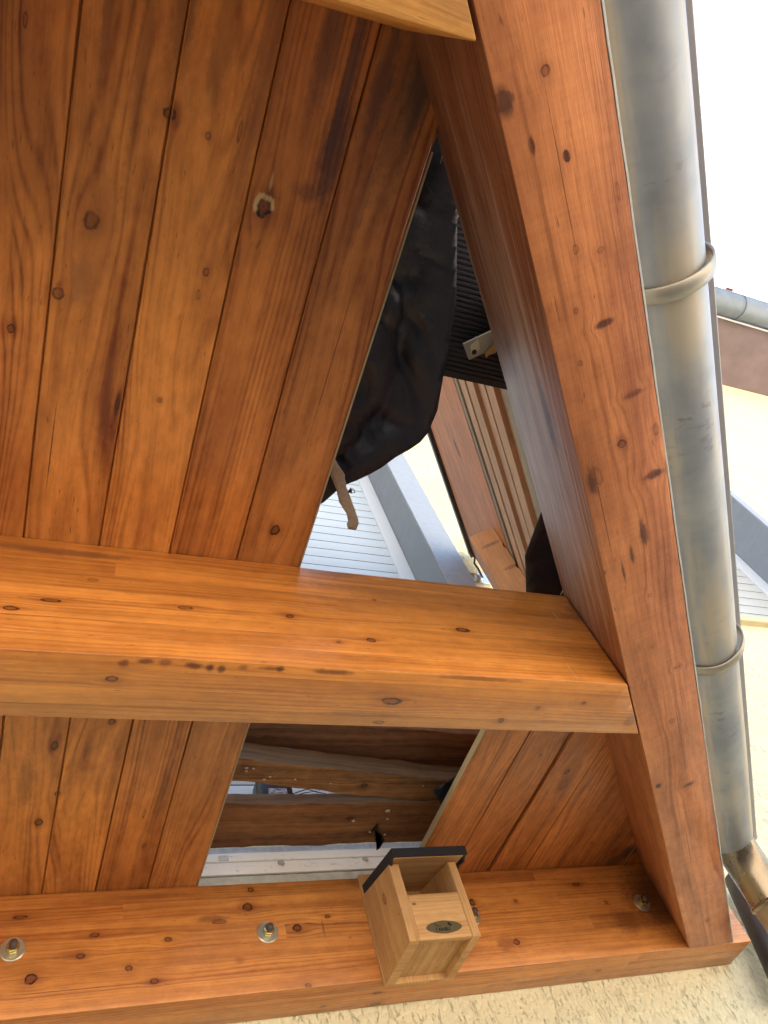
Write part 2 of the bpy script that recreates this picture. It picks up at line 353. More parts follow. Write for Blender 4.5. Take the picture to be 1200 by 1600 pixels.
# ---------------------------------------------------------------- the house
WALL = 2.185
M_stucco = stucco('cream_stucco', (.79, .71, .46)); 
house = empty('house', (3, 2.6, GROUND), 'cream rendered house wall with grey window surrounds and roller shutters behind the wooden canopy', 'house')
W1 = (.12, 1.940, 1.53, 5.05, 2.42); W2 = (3.60, 5.495, 3.03, 6.1, 2.555)
cells = []
def wall(x0, x1, z0, z1): cells.append(box(x0, x1, WALL, WALL + .45, z0, z1))
wall(-7, W1[0], GROUND, 8.8); wall(W1[0], W1[1], GROUND, W1[2]); wall(W1[0], W1[1], W1[3], 8.8)
wall(W1[1], W2[0], GROUND, 8.8); wall(W2[0], W2[1], GROUND, W2[2]); wall(W2[0], W2[1], W2[3], 8.8); wall(W2[1], 16, GROUND, 8.8)
cells.append(box(-2.1, -1.65, -.6, WALL - .001, GROUND, 8.8))  # unseen wing wall, added to block light from the left
bm = join(*cells); bmesh.ops.remove_doubles(bm, verts=bm.verts, dist=1e-4)
# drop the inner walls between neighbouring cells so nothing lies on the same plane
kill = [f for f in bm.faces if False]
done('wall', bm, M_stucco, house)
M_grey = plain('grey_masonry_paint', (.22, .25, .29), .8, var=.12, scale=9, bump=.5, bdist=.004)
M_lgrey = plain('light_grey_masonry_paint', (.33, .37, .42), .8, var=.10, scale=30, bump=.6, bdist=.004)
M_pvc = plain('white_plastic_frame', (.58, .61, .64), .4, var=.05, scale=8)
def shutter_mat(name, c1, c2):
    T = NT(name); o = T.obj(); n = T.noise(o, 6.0, 3.0); T.bsdf(T.mix(n, c1, c2), .45, normal=T.bump(T.noise(o, 40, 2), .05, .001)); return T.m
M_sh1 = shutter_mat('white_shutter', (.46, .52, .56), (.50, .55, .58)); M_sh2 = shutter_mat('cream_shutter', (.46, .46, .43), (.50, .50, .47))
M_seam = plain('shutter_seam', (.10, .12, .13), .8)
def window(W, sur, fr, mat, pitch):
    x0, x1, z0, z1, yb = W
    wnd = box(x0 - .004, x1 + .004, yb + .05, yb + .07, z0, z1)
    wo_ = done('window', wnd, plain('dark_glass', (.03, .035, .04), .1), house)
    # reveal lining, one skin just proud of the render
    t = .004
    rv = join(box(x1 - t, x1 + .02, WALL - .001, yb + .05, z0, z1), box(x0 - .02, x0 + t, WALL - .001, yb + .05, z0, z1),
              box(x0 + t, x1 - t, WALL - .001, yb + .05, z1 - t, z1 + .02))
    done('reveal', rough_up(rv, .0018, 25, Z, .03), M_grey, wo_)
    s_ = join(box(x1 + .0005, x1 + sur, WALL - .010, WALL + .01, z0 - .06, z1 + sur), box(x0 - sur, x0 - .0005, WALL - .010, WALL + .01, z0 - .06, z1 + sur),
              box(x0, x1, WALL - .011, WALL + .01, z1 + .0005, z1 + sur))
    done('surround', rough_up(s_, .002, 30, Z, .03, 5), M_lgrey, wo_)
    done('frame', bev(box(x1 - fr, x1 - .006, yb - .004, yb + .045, z0, z1 - .006), .004), M_pvc, wo_)
    done('frame', bev(box(x0 + .006, x0 + fr, yb - .004, yb + .045, z0, z1 - .006), .004), M_pvc, wo_)
    bm = bmesh.new(); z = z0; prof = []
    while z < z1 - .01:                      # each slat bulges outwards
        for k in range(5):
            a = k / 4; prof.append((z + a * pitch * .94, -.007 * math.sin(math.pi * (.08 + .84 * a))))
        prof.append((z + pitch * .945, .022)); prof.append((z + pitch * .995, .022)); z += pitch
    A = [bm.verts.new((x0 + fr, yb + .012 + d, zz)) for zz, d in prof]; B = [bm.verts.new((x1 - fr, yb + .012 + d, zz)) for zz, d in prof]
    for i in range(len(prof) - 1):
        fc = bm.faces.new((A[i], B[i], B[i + 1], A[i + 1]))
        if i % 7 >= 4: fc.material_index = 1
    sh = done('roller_shutter', bm, mat, wo_)
    sh.data.materials.append(M_seam)
    return wo_
window(W1, .175, .100, M_sh1, .085)
w2 = window(W2, .085, .16, M_sh2, .105)
done('sill', bev(box(W2[0] - .05, W2[1] + .04, WALL - .045, WALL + .02, 2.975, 3.028), .004), plain('cream_sill', (.55, .47, .28), .7), w2)
# eaves: soffit, gutter, roof
M_soff = plain('brown_grey_soffit_boards', (.15, .105, .11), .6, var=.45, scale=3)
done('soffit', box(-7, 16, 1.30, WALL - .001, 8.78, 8.82), M_soff, house)
M_gut = zinc('dull_zinc', (.13, .16, .19), (.19, .22, .26), .5, .3)
pts = []
bm = bmesh.new(); ra, rb = [], []
for k in range(13):
    t = math.pi * k / 12; ra.append((1.115 - math.cos(t) * .155, 8.80 - math.sin(t) * .155))
for r_, hh in ((0, 1),): pass
A = [bm.verts.new((-7, y, z)) for y, z in ra]; B = [bm.verts.new((16, y, z)) for y, z in ra]
for i in range(12): bm.faces.new((A[i], B[i], B[i + 1], A[i + 1]))
gut = done('eaves_gutter', bm, M_gut, house, smooth=True); so = gut.modifiers.new('s', 'SOLIDIFY'); so.thickness = .006
for x in (4.2, 8.02, 12):
    rg = join(*[tube([(x, 1.115 - math.cos(math.pi * k / 16) * .163, 8.80 - math.sin(math.pi * k / 16) * .163) for k in range(17)], .012, 8)])
    done('gutter_strap', rg, M_gut, gut, smooth=True)
done('gutter_bead', tube([(-7, .955, 8.81), (16, .955, 8.81)], .014, 10), M_gut, gut, smooth=True)
done('fascia', box(-7, 16, 1.277, 1.297, 8.70, 8.90), plain('pale_fascia', (.5, .48, .5), .6), house)
bm = prism([Vector((-7.2, 1.15, 8.86)), Vector((-7.2, 6.2, 11.6)), Vector((-7.2, 6.2, 11.75)), Vector((-7.2, 1.15, 9.0))], 0, 23.4, X)
done('roof', bm, plain('roof_tiles', (.16, .07, .05), .8, var=.3, scale=6), house)
done('tile_tip', bev(prism([Vector((7.86, .93, 8.98)), Vector((7.86, 1.2, 9.07)), Vector((7.86, 1.2, 9.09)), Vector((7.86, .93, 9.0))], 0, .12, X), .004), plain('roof_tile_red', (.25, .09, .06), .8), house)

# ================================================================= THE CANOPY
ORANGE = (.67, .262, .058); ORANGE_D = (.27, .060, .011)
PLANK = (.70, .262, .056); PLANK_D = (.22, .050, .010)
REDW = (.64, .235, .085); REDW_D = (.25, .066, .027)
DK = (.045, .02, .012)

CEIL = (Z, CT, Y, X)
LEDF = (Y, 2.041, X, Z); BOT_X = (Z, BT, X, Y)
MIDF = (Y, .917, X, Z)
RFL = (N, .337, R, Z); RFB = (Z, BT, R, N)

# ---- ledger on the wall
kn = marks(LEDF, [(392, 1390, .010, .008, .8), (387, 1417, .017, .014, .9), (464, 1450, .015, .013, 1), (48, 1530, .016, .015, 1), (31, 1433, .02, .006, .8), (148, 1461, .015, .006, .8),
                  (126, 1494, .013, .009, .9), (201, 1513, .010, .009, .8), (263, 1468, .012, .008, .8), (342, 1440, .028, .008, .6), (512, 1432, .010, .007, .7), (482, 1540, .01, .008, .7),
                  (738, 1410, .012, .012, .9), (807, 1472, .014, .011, 1), (806, 1408, .008, .007, .7), (900, 1382, .018, .007, .8), (947, 1410, .008, .008, .6), (262, 1467, .01, .007, .5), (241, 1533, .012, .009, .8)])
kn += marks(BOT_X, [(935, 1517, .014, .009, .7), (590, 1552, .016, .007, .9), (586, 1570, .02, .009, .9), (505, 1573, .008, .006, .6)])
st = spots(LEDF, [(790, 1475, .035, .03, (.20, .05, .015), .6), (1020, 1400, .13, .13, (.07, .022, .012), .75), (330, 1435, .05, .012, (.2, .06, .02), .6), (250, 1400, .12, .008, (.20, .06, .015), .5), (980, 1440, .06, .05, (.14, .04, .015), .5), (690, 1560, .1, .02, (.2, .08, .03), .4), (375, 1500, .02, .012, (.3, .07, .02), .5), (860, 1440, .2, .0010, (.14, .04, .015), .8), (130, 1545, .25, .0010, (.12, .035, .015), .8), (505, 1450, .004, .03, (.2, .06, .02), .6), (555, 1375, .04, .03, (.18, .06, .02), .5), (110, 1492, .05, .012, (.25, .07, .02), .5)])  # widest dark spot: corner shadow by the rafter foot, painted into the wood
led = empty('ledger_beam', (.4, 2.113, .996), 'long orange stained beam bolted flat against the cream wall, carrying the nest box', 'beam')
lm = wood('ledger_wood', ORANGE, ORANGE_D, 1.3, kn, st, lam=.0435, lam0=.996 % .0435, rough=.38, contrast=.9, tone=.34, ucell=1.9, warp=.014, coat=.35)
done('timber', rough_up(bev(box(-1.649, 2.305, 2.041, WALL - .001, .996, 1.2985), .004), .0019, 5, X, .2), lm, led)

# ---- middle beam
kn = marks(MIDF, [(80, 938, .020, .006, .9), (17, 950, .014, .007, .8), (290, 950, .02, .006, .7), (453, 963, .009, .007, .8), (580, 1000, .011, .007, .9), (722, 984, .018, .009, 1), (145, 906, .012, .006, .4), (585, 937, .006, .004, .7), (530, 1003, .006, .004, .7), (960, 1008, .014, .008, .6)])
kn += marks(BOT_X, [(175, 1060, .012, .008, .8), (612, 1095, .024, .012, 1), (782, 1125, .008, .008, .9), (840, 1105, .006, .005, .6), (912, 1098, .006, .005, .7), (590, 1128, .014, .006, .6)])
brown = (.13, .035, .012)
st = spots(BOT_X, [(x, y, a, b, brown, s_) for x, y, a, b, s_ in ((193, 1036, .012, .010, .8), (228, 1033, .016, .008, .8), (258, 1035, .014, .009, .6), (303, 1040, .018, .010, .9), (328, 1043, .009, .010, 1), (346, 1045, .009, .011, .9),
                 (380, 1043, .012, .007, .6), (425, 1045, .03, .006, .7), (437, 1046, .010, .009, .9), (520, 1050, .05, .008, .8), (750, 1060, .10, .006, .6), (575, 1115, .10, .012, .45), (985, 1125, .02, .03, .5))])
st += spots(MIDF, [(90, 862, .16, .012, (.16, .06, .03), .7), (520, 895, .09, .014, (.16, .08, .05), .6), (930, 960, .11, .06, (.12, .04, .02), .6), (620, 925, .3, .012, (.2, .06, .02), .4)])
mid = empty('middle_beam', (.4, .99, BT), 'orange varnished beam crossing the whole picture below the ceiling boards, dark spots along its lower edge', 'beam')
mm = wood('middle_beam_wood', (.70, .270, .052), (.28, .070, .013), 4.1, kn, st, lam=.042, lam0=BT % .042, rough=.30, contrast=.8, tone=.34, ucell=2.1, warp=.012, coat=.5)
pl = [Vector((-1.649, .917, 0)), N * .334 + R * ((.917 + .334 * -N.y) / R.y), N * .334 + R * ((1.066 + .334 * -N.y) / R.y), Vector((-1.649, 1.066, 0))]
done('timber', rough_up(bev(prism(pl, BT - .001, CT - .001), .004), .0020, 5, X, .12, 3), mm, mid)

# ---- the skewed end rafter
kn = marks(RFB, [(853, 111, .010, .010, .8), (786, 158, .016, .022, .8), (830, 227, .014, .006, .8), (886, 244, .010, .009, .9), (966, 300, .02, .005, .6), (900, 390, .010, .007, .8), (940, 390, .006, .010, .4), (900, 486, .007, .006, .9),
                 (946, 505, .006, .018, .8), (907, 568, .007, .006, .6), (990, 614, .006, .018, .8), (1025, 671, .018, .009, .7), (972, 694, .012, .012, 1), (935, 745, .030, .012, .6), (1020, 741, .012, .022, .9),
                 (944, 896, .007, .007, .8), (1016, 931, .008, .008, .6), (1020, 1012, .006, .006, .6), (1058, 1043, .005, .014, .6), (1050, 1127, .012, .012, .7), (1029, 1228, .014, .012, 1), (1076, 1226, .010, .018, .6), (1089, 1312, .006, .010, .5), (1106, 1438, .012, .007, .8)])
st = spots(RFB, [(1006, 833, .040, .010, (.08, .025, .015), .9), (925, 755, .035, .012, (.09, .03, .016), .9), (988, 868, .030, .005, (.09, .03, .016), .85), (975, 895, .035, .004, (.09, .03, .016), .8), (1022, 742, .010, .024, (.07, .022, .014), .9), (946, 505, .007, .018, (.08, .025, .015), .85), (990, 617, .006, .020, (.10, .03, .016), .8), (790, 160, .022, .012, (.09, .03, .018), .85), (832, 228, .014, .004, (.07, .02, .014), .9), (886, 244, .008, .005, (.07, .02, .014), .9), (1076, 1226, .008, .014, (.10, .035, .018), .8), (1028, 1228, .010, .008, (.03, .012, .008), .95), (850, 330, .25, .004, (.25, .08, .03), .5), (1000, 700, .5, .022, (.26, .07, .03), .35), (1104, 1400, .004, .006, (.6, .45, .35), .8), (1050, 1430, .06, .04, (.16, .07, .045), .6), (720, 30, .1, .02, (.15, .05, .02), .5)])
kn += marks(RFL, [(830, 599, .030, .012, .9), (900, 900, .01, .008, .5), (720, 205, .03, .010, .6), (758, 330, .03, .006, .6), (700, 90, .05, .012, .4)])
st += spots(RFL, [(857, 655, .10, .020, (.05, .032, .03), .8), (800, 560, .08, .012, (.08, .05, .045), .5)])
gy = on_face(RFL, 850, 735)
raf = empty('end_rafter', nrz(.412, 1.0, BT), 'broad reddish brown rafter beside the round metal pipe, grey weathered on its inner side', 'rafter')
kn = [(a, b, c * .8, d * .8, e * (.75 if i_ % 3 == 0 else .45)) for i_, (a, b, c, d, e) in enumerate(kn)]
st += [(a + 0.0, b, .16, .0011, (.10, .03, .012), .8) for a, b in ((.35, 10.40), (.95, 10.36), (1.7, 10.43), (.6, 1.22), (1.25, 1.08), (2.2, 10.40))]
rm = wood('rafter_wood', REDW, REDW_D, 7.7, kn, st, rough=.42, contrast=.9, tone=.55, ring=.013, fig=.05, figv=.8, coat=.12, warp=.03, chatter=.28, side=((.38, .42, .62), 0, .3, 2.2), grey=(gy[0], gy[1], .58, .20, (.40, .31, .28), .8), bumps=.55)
yl = lambda n_, y_: (y_ - n_ * N.y) / R.y
pl = [nrz(.337, -1.3, 0), nrz(.488, -1.3, 0), nrz(.488, yl(.488, 2.0405), 0), nrz(.337, yl(.337, 2.0405), 0)]
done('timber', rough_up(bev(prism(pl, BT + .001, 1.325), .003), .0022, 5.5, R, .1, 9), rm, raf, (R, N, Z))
bm = prism([nrz(.4885, -1.3, 0), nrz(.4915, -1.3, 0), nrz(.4915, yl(.4915, 2.036), 0), nrz(.4885, yl(.4885, 2.036), 0)], BT + .002, 1.30)
done('edge_strip', rough_up(bm, .0008, 20, R, .04, 2), plain('pale_edge_strip', (.62, .60, .56), .6, var=.3, scale=40), raf)

# ---- top beam, just overhead
kn = [(.30, .10 * 0 + 9.88, .008, .006, .7)]
st = [(.33, 9.89, .08, .04, (.22, .09, .03), .5)]
tb = empty('front_beam', (-.2, -.13, BT), 'short visible end of a golden orange beam butting against the rafter at the top of the picture', 'beam')
tm = wood('front_beam_wood', (.80, .38, .09), (.40, .14, .03), 11.2, kn, st, rough=.5, contrast=.6, tone=.2, warp=.02)
slope = lambda x: -.055 - .082 * (x - .19)
n_end = .330
def along(off):      # end of a face line at the rafter
    # solve n = n_end on y = slope(x) + off
    x = (n_end + N.y * -1 * 0)  # start guess
    for _ in range(30): x = (n_end - (slope(x) + off) * N.y) / N.x
    return Vector((x, slope(x) + off, 0))
pl = [along(0), Vector((-1.649, slope(-1.649), 0)), Vector((-1.649, slope(-1.649) - .15, 0)), along(-.15)]
done('timber', rough_up(bev(prism(pl, BT + .0005, CT - .001), .004), .001, 4, X, .2, 5), tm, tb)

# ---- ceiling boards
TH = .021
KB = [(143, 345, .016, .014, .9), (90, 458, .013, .011, .6), (17, 513, .008, .007, .8), (412, 322, .020, .017, 1), (183, 632, .014, .005, .7), (430, 828, .014, .012, 1), (322, 425, .009, .007, .6), (325, 212, .007, .006, .5),
      (250, 625, .006, .006, .5), (60, 1285, .015, .012, .9), (85, 1165, .016, .010, .9), (90, 1240, .010, .008, .8), (175, 1128, .012, .010, .8), (40, 30, .012, .004, .5), (265, 178, .010, .012, .8), (375, 205, .02, .004, .5), (310, 460, .01, .005, .4), (225, 1322, .012, .006, .6), (225, 1272, .02, .004, .4)]
SB = [(520, 240, .10, .028, (.07, .022, .02), .75), (545, 120, .20, .012, (.06, .03, .03), .7), (515, 60, .14, .022, (.09, .04, .03), .6), (600, 120, .12, .02, (.07, .035, .03), .6), (665, 110, .12, .03, (.035, .03, .032), .8),
      (170, 20, .12, .010, (.16, .05, .02), .6), (150, 380, .12, .05, (.30, .10, .03), .35), (125, 440, .05, .02, (.3, .13, .05), .5), (424, 284, .016, .0035, (.62, .42, .18), .6), *[(412 + (14 + q_) * math.cos(a_), 321 - (14 + q_) * math.sin(a_), .0062, .0045, (.70, .50, .24), .7) for a_, q_ in ((-.3, 1), (.05, 0), (.4, 1), (.8, 0), (1.2, -1), (1.6, 1), (1.95, 2), (2.3, 0), (2.7, -1), (3.1, 0), (3.5, 0))], (290, 20, .10, .02, (.12, .05, .02), .6),
      (165, 620, .12, .012, (.16, .05, .02), .5), (350, 60, .12, .02, (.12, .05, .02), .4), (90, 1375, .01, .004, (.5, .35, .2), .8),
      (430, 60, .22, .03, (.14, .05, .025), .45), (560, 330, .10, .012, (.14, .045, .02), .5), (640, 150, .22, .04, (.07, .035, .025), .55), (30, 760, .12, .03, (.30, .08, .02), .4), (480, 300, .02, .03, (.10, .035, .02), .55),
      (80, 700, .10, .0012, (.06, .02, .01), .9), (183, 632, .03, .004, (.06, .02, .01), .8), (520, 560, .22, .0012, (.07, .02, .01), .8), (225, 90, .2, .012, (.18, .06, .02), .5), (350, 700, .15, .03, (.30, .085, .02), .4), (250, 1250, .12, .012, (.14, .045, .015), .5), (40, 1220, .1, .02, (.16, .06, .02), .45)]
def board_mat(i, x0, x1, bright=1.0, seed=0.0, tint=(1, 1, 1)):
    kk = [k for k in marks(CEIL, KB + KR) if x0 - .012 < k[1] - 10 < x1 + .012]
    ss = [s_ for s_ in spots(CEIL, SB + SR) if x0 - .01 < s_[1] - 10 < x1 + .01]
    b = tuple(a * bright * t for a, t in zip(PLANK, tint)); d = tuple(a * bright for a in PLANK_D)
    return wood('ceiling_board_wood_%d' % i, b, d, seed, kk, ss, contrast=1.08, rough=.42, ring=(.0085, .0075, .010, .008, .009)[i % 5], warp=(.03, .04, .028, .045, .012)[i % 5], tone=.42, coat=.3, fig=(.10, .13, .11, .14, .02)[i % 5], figv=(.55, .42, .5, .38, .9)[i % 5])
KR = [(886, 1206, .014, .010, .9), (880, 1226, .03, .016, .35), (925, 1317, .008, .006, .5), (845, 1180, .006, .005, .4)]
SR = [(985, 1330, .05, .05, (.04, .03, .028), .85), (960, 1345, .06, .04, (.05, .03, .025), .7), (880, 1225, .05, .02, (.18, .06, .025), .5)]
edges = [-.345, -.211, -.077, .057, .1905, .3255, .4585]
labels = ['brown ceiling board at the far left of the row, mostly outside the picture',
          'leftmost full height ceiling board, one small dark knot halfway down it',
          'ceiling board with two ringed knots one above the other',
          'plain ceiling board between the two knotty ones, nick on its left edge',
          'ceiling board with the resin rimmed knot and dark stains above it',
          'narrow fine grained ceiling board beside the open gap, one round knot near the middle beam']
def plank(i, x0, x1, y0, y1, mat, label, cut=None, tongue=1, group='stained ceiling boards'):
    g = .0012
    prof = [(x0 + g + .0016, 0), (x1 - g - .0016, 0), (x1 - g, .0022), (x1 - g, .0102), (x1 - g + (.0060 if tongue else 0), .0104), (x1 - g + (.0060 if tongue else 0), .0155), (x1 - g, .0157), (x1 - g, TH),
            (x0 + g, TH), (x0 + g, .0162), (x0 + g + .007, .0160), (x0 + g + .007, .0099), (x0 + g, .0097), (x0 + g, .0022)]
    bm = prism([Vector((a, y0, CT + b)) for a, b in prof], 0, y1 - y0, Y)
    for k in range(1, 14):
        bmesh.ops.bisect_plane(bm, geom=bm.verts[:] + bm.edges[:] + bm.faces[:], plane_co=Vector((0, y0 + (y1 - y0) * k / 14, 0)), plane_no=Y)
    if cut:
        r = bmesh.ops.bisect_plane(bm, geom=bm.verts[:] + bm.edges[:] + bm.faces[:], plane_co=N * cut, plane_no=N, clear_outer=True)
        bmesh.ops.holes_fill(bm, edges=[e for e in bm.edges if e.is_boundary])
    for v in bm.verts: v.co.x += mnoise.noise(Vector((x0 * 50, v.co.y * 2.2, 0))) * .0011; v.co.z += mnoise.noise(Vector((x0 * 31, v.co.y * 1.5, 4))) * .0008
    bmesh.ops.triangulate(bm, faces=[f for f in bm.faces if len(f.verts) > 4])
    o = done('ceiling_board', bm, mat, None, (Y, X, Z)); return tag(o, label, 'board', group)
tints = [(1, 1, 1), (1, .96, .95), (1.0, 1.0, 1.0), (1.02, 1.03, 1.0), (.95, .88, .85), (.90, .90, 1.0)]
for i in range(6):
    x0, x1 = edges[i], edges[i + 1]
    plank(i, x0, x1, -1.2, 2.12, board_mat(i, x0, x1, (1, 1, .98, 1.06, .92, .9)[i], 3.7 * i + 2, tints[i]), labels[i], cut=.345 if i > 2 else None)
first = [o for o in COL.objects if o.name.startswith('ceiling_board') and o.get('label') == labels[0]][0]
for k in range(1, 10):          # the ceiling goes on to the added wing wall on the left
    c_ = first.copy(); COL.objects.link(c_); c_.location = (-.134 * k, 0, 0); c_['group'] = 'ceiling boards beyond the picture'
    c_['label'] = 'brown ceiling board beyond the left edge of the picture'
re_ = [1.120, 1.263, 1.398, 1.408, 1.543, 1.676, 1.811, 1.947, 2.083, 2.219]
rl = ['first short board right of the lower gap, its pale raw edge showing', 'second short board right of the lower gap, between a thin joint and a wide dark joint',
      'short board right of the wide dark joint, with a small swirled knot', 'plain short board meeting the rafter, fourth from the lower gap', 'fifth short board from the lower gap, cut to a point by the rafter',
      'small dark wedge of board in the corner where rafter meets wall beam']
j = 0
for a, b in ((1.120, 1.263), (1.263, 1.398), (1.409, 1.543), (1.543, 1.676), (1.676, 1.811), (1.811, 1.947)):
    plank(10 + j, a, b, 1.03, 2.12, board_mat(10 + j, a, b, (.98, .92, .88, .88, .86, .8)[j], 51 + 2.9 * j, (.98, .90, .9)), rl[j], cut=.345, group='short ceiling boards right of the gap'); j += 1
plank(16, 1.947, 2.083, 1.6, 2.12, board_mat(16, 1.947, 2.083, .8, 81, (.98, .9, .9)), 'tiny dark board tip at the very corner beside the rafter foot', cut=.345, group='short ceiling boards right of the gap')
# raw edge strips: the cut, unstained sides of the boards next to the gaps
raw = wood('raw_board_edge', (.52, .40, .22), (.36, .26, .13), 90, contrast=.6, rough=.7, coat=0)
for o_ in [o for o in COL.objects if o.name.startswith('ceiling_board') and o.get('label') in (labels[5], rl[0])]:
    lst = [v.co.copy() for v in o_.data.vertices]
    if o_['label'] == labels[5]: bm = box(.4633, .4668, .075, 2.11, CT + .0095, CT + .0162)
    else: bm = box(1.1192, 1.1210, 1.04, 2.11, CT + .001, CT + TH)
    done('raw_edge', bm, raw, o_, (Y, X, Z))

# ---- what lies above the boards, seen through the upper gap
# black roofing membrane, sagging
T = NT('black_membrane'); o = T.obj(); n = T.noise(o, 9.0, 5.0, .6); sp_ = T.noise(o, 230.0, 1.0)
c = T.mix(n, (.012, .015, .026), (.024, .028, .042)); c = T.mix(T.rng(sp_, .80, .84, 0, .5), c, (.25, .23, .2))
T.bsdf(c, T.ma('ADD', .30, T.ma('MULTIPLY', n, .25)), normal=T.bump(n, .5, .02), spec=.5); M_memb = T.m
def sheet(name, outline, z, mat, amp, res=.02, label=None, cat=None, thick=.0015, seed=0, wr=None):
    """flexible sheet filling an outline (plan points) with sag and wrinkles"""
    bm = bmesh.new(); vs = [bm.verts.new((p.x, p.y, z)) for p in outline]; f = bm.faces.new(vs)
    xs = [p.x for p in outline]; ys = [p.y for p in outline]
    for ax, lo, hi in ((X, min(xs), max(xs)), (Y, min(ys), max(ys))):
        k = int((hi - lo) / res)
        for i in range(1, k): bmesh.ops.bisect_plane(bm, geom=bm.verts[:] + bm.edges[:] + bm.faces[:], plane_co=ax * (lo + (hi - lo) * i / k), plane_no=ax)
    bmesh.ops.triangulate(bm, faces=bm.faces)
    for v in bm.verts:
        p = v.co
        d = mnoise.fractal(Vector((p.x * 4 + seed, p.y * 2.4, seed)), 1.0, 2.0, 3) * amp
        d += (1 - abs(mnoise.noise(Vector((p.x * 9 + p.y * 3 + seed, p.y * 3, 5))))) ** 9 * amp * 1.4 + (1 - abs(mnoise.noise(Vector((p.x * 6 + seed, p.y * 9 - p.x * 5, 15))))) ** 10 * amp * .9
        dist = 9.0
        for i_ in range(len(outline)):
            a_, b_ = outline[i_], outline[(i_ + 1) % len(outline)]; ab = Vector((b_.x - a_.x, b_.y - a_.y)); ap = Vector((p.x - a_.x, p.y - a_.y))
            t_ = max(0, min(1, ap.dot(ab) / max(ab.length_squared, 1e-9))); dist = min(dist, (ap - ab * t_).length)
        d *= min(1, dist / .06) ** 1.3
        v.co.z += d
    bmesh.ops.recalc_face_normals(bm, faces=bm.faces)
    o = done(name, bm, mat, smooth=True); so = o.modifiers.new('s', 'SOLIDIFY'); so.thickness = thick
    return tag(o, label, cat)
tp = [hit(u, v, Z, 1.42) for u, v in ((713, 250), (714, 330), (712, 470), (703, 530), (692, 588), (683, 640), (668, 676), (656, 690), (640, 701), (618, 713), (595, 730), (575, 741), (556, 750), (535, 758), (505, 784))]
tp = [Vector((.62, -.35, 0))] + [Vector((p.x, p.y, 0)) for p in tp] + [Vector((.30, 1.0, 0)), Vector((.18, .9, 0)), Vector((.18, -.35, 0))]
memb = sheet('roof_membrane', tp, 1.418, M_memb, .020, .014, 'crumpled black roofing membrane sagging into the upper gap beside the ceiling boards', 'membrane', seed=3)
# black flap hanging beside the rafter
fp = [hit(u, v, Z, 1.38) for u, v in ((848, 792), (834, 830), (820, 868), (821, 895), (822, 930))]
fp = [Vector((p.x, p.y, 0)) for p in fp] + [Vector((1.12, 1.10, 0)), Vector((1.34, 1.10, 0)), Vector((1.20, .90, 0))]
sheet('membrane_flap', fp, 1.38, M_memb, .006, .03, 'small pointed black membrane flap between middle beam and rafter', 'membrane flap', seed=8)
fp = [hit(u, v, Z, 1.345) for u, v in ((738, 1190), (718, 1208), (676, 1234), (690, 1258), (703, 1266))]
sheet('membrane_flap', [Vector((p.x, p.y, 0)) for p in fp] + [Vector((1.30, 1.75, 0)), Vector((1.30, 1.60, 0))], 1.345, M_memb, .006, .03, 'black membrane corner poking out at the right end of the old joists', 'membrane flap', seed=12)

# black grooved roof sheet
bm = bmesh.new(); zz = 1.49; y = -.30; A = []; B = []; yend = .498 * 1.49 / 1.48
while y < yend - .022:
    for dy, dz in ((0, 0), (.0045, 0), (.006, .0035), (.009, .0035), (.0105, 0)):
        A.append((.50, y + dy, zz + dz)); B.append((.9, y + dy, zz + dz))
    y += .0105
A.append((.5, yend, zz - .001)); B.append((.9, yend, zz - .001)); A.append((.5, yend, zz + .02)); B.append((.9, yend, zz + .02)); A.append((.5, -.3, zz + .02)); B.append((.9, -.3, zz + .02))
va = [bm.verts.new((p[0], p[1], p[2])) for p in A]; vb = [bm.verts.new((p[0] , p[1], p[2])) for p in B]
for i in range(len(va)): bm.faces.new((va[i], vb[i], vb[(i + 1) % len(va)], va[(i + 1) % len(va)]))
bm.faces.new(va); bm.faces.new(vb[::-1])
bmesh.ops.bisect_plane(bm, geom=bm.verts[:] + bm.edges[:] + bm.faces[:], plane_co=N * .3985, plane_no=N, clear_outer=True)
bmesh.ops.recalc_face_normals(bm, faces=bm.faces)
rs = done('grooved_sheet', bm, plain('black_grooved_plastic', (.022, .024, .032), .5, var=.3, scale=12))
tag(rs, 'black finely grooved roof sheet above the rafter, grooves running crosswise', 'roof sheet')
# metal plate on it
M_galv = zinc('galvanised_plate', (.30, .31, .28), (.45, .45, .40), .5, .45)
p0, p1, p2, p3 = [hit(u, v, Z, 1.462) for u, v in ((723, 537), (771, 515), (781, 541), (733, 563))]
pl_ = prism([Vector((p.x, p.y, 0)) for p in (p0, p1, p2, p3)], 1.462, 1.466); bev(pl_, .0012, 1)
pr = empty('metal_plate', Vector(((p0.x + p2.x) / 2, (p0.y + p2.y) / 2, 1.462)), 'small dull metal plate with one hole under the black grooved sheet', 'metal plate')
done('plate', pl_, M_galv, pr)
hc = hit(741, 550, Z, 1.461)
done('hole', lathe([(.0, -.0008), (.0055, -.0008), (.006, 0), (.0055, .001), (0, .001)], hc, Z, 20), plain('dark_hole', (.015, .012, .01), .8), pr)
mk = [hit(u, v, Z, 1.4612) for u, v in ((735, 540), (747, 530), (750, 545), (743, 552), (736, 552))]
done('label_residue', prism([Vector((p.x, p.y, 0)) for p in mk], 1.4606, 1.4616), plain('pale_residue', (.5, .47, .36), .8), pr)
mk = [hit(u, v, Z, 1.458) for u, v in ((757, 552), (768, 541), (776, 533), (781, 540), (774, 551), (763, 555), (760, 560))]
done('torn_tape', prism([Vector((p.x, p.y, 0)) for p in mk], 1.457, 1.4585), plain('brown_tape', (.35, .24, .10), .6), pr)
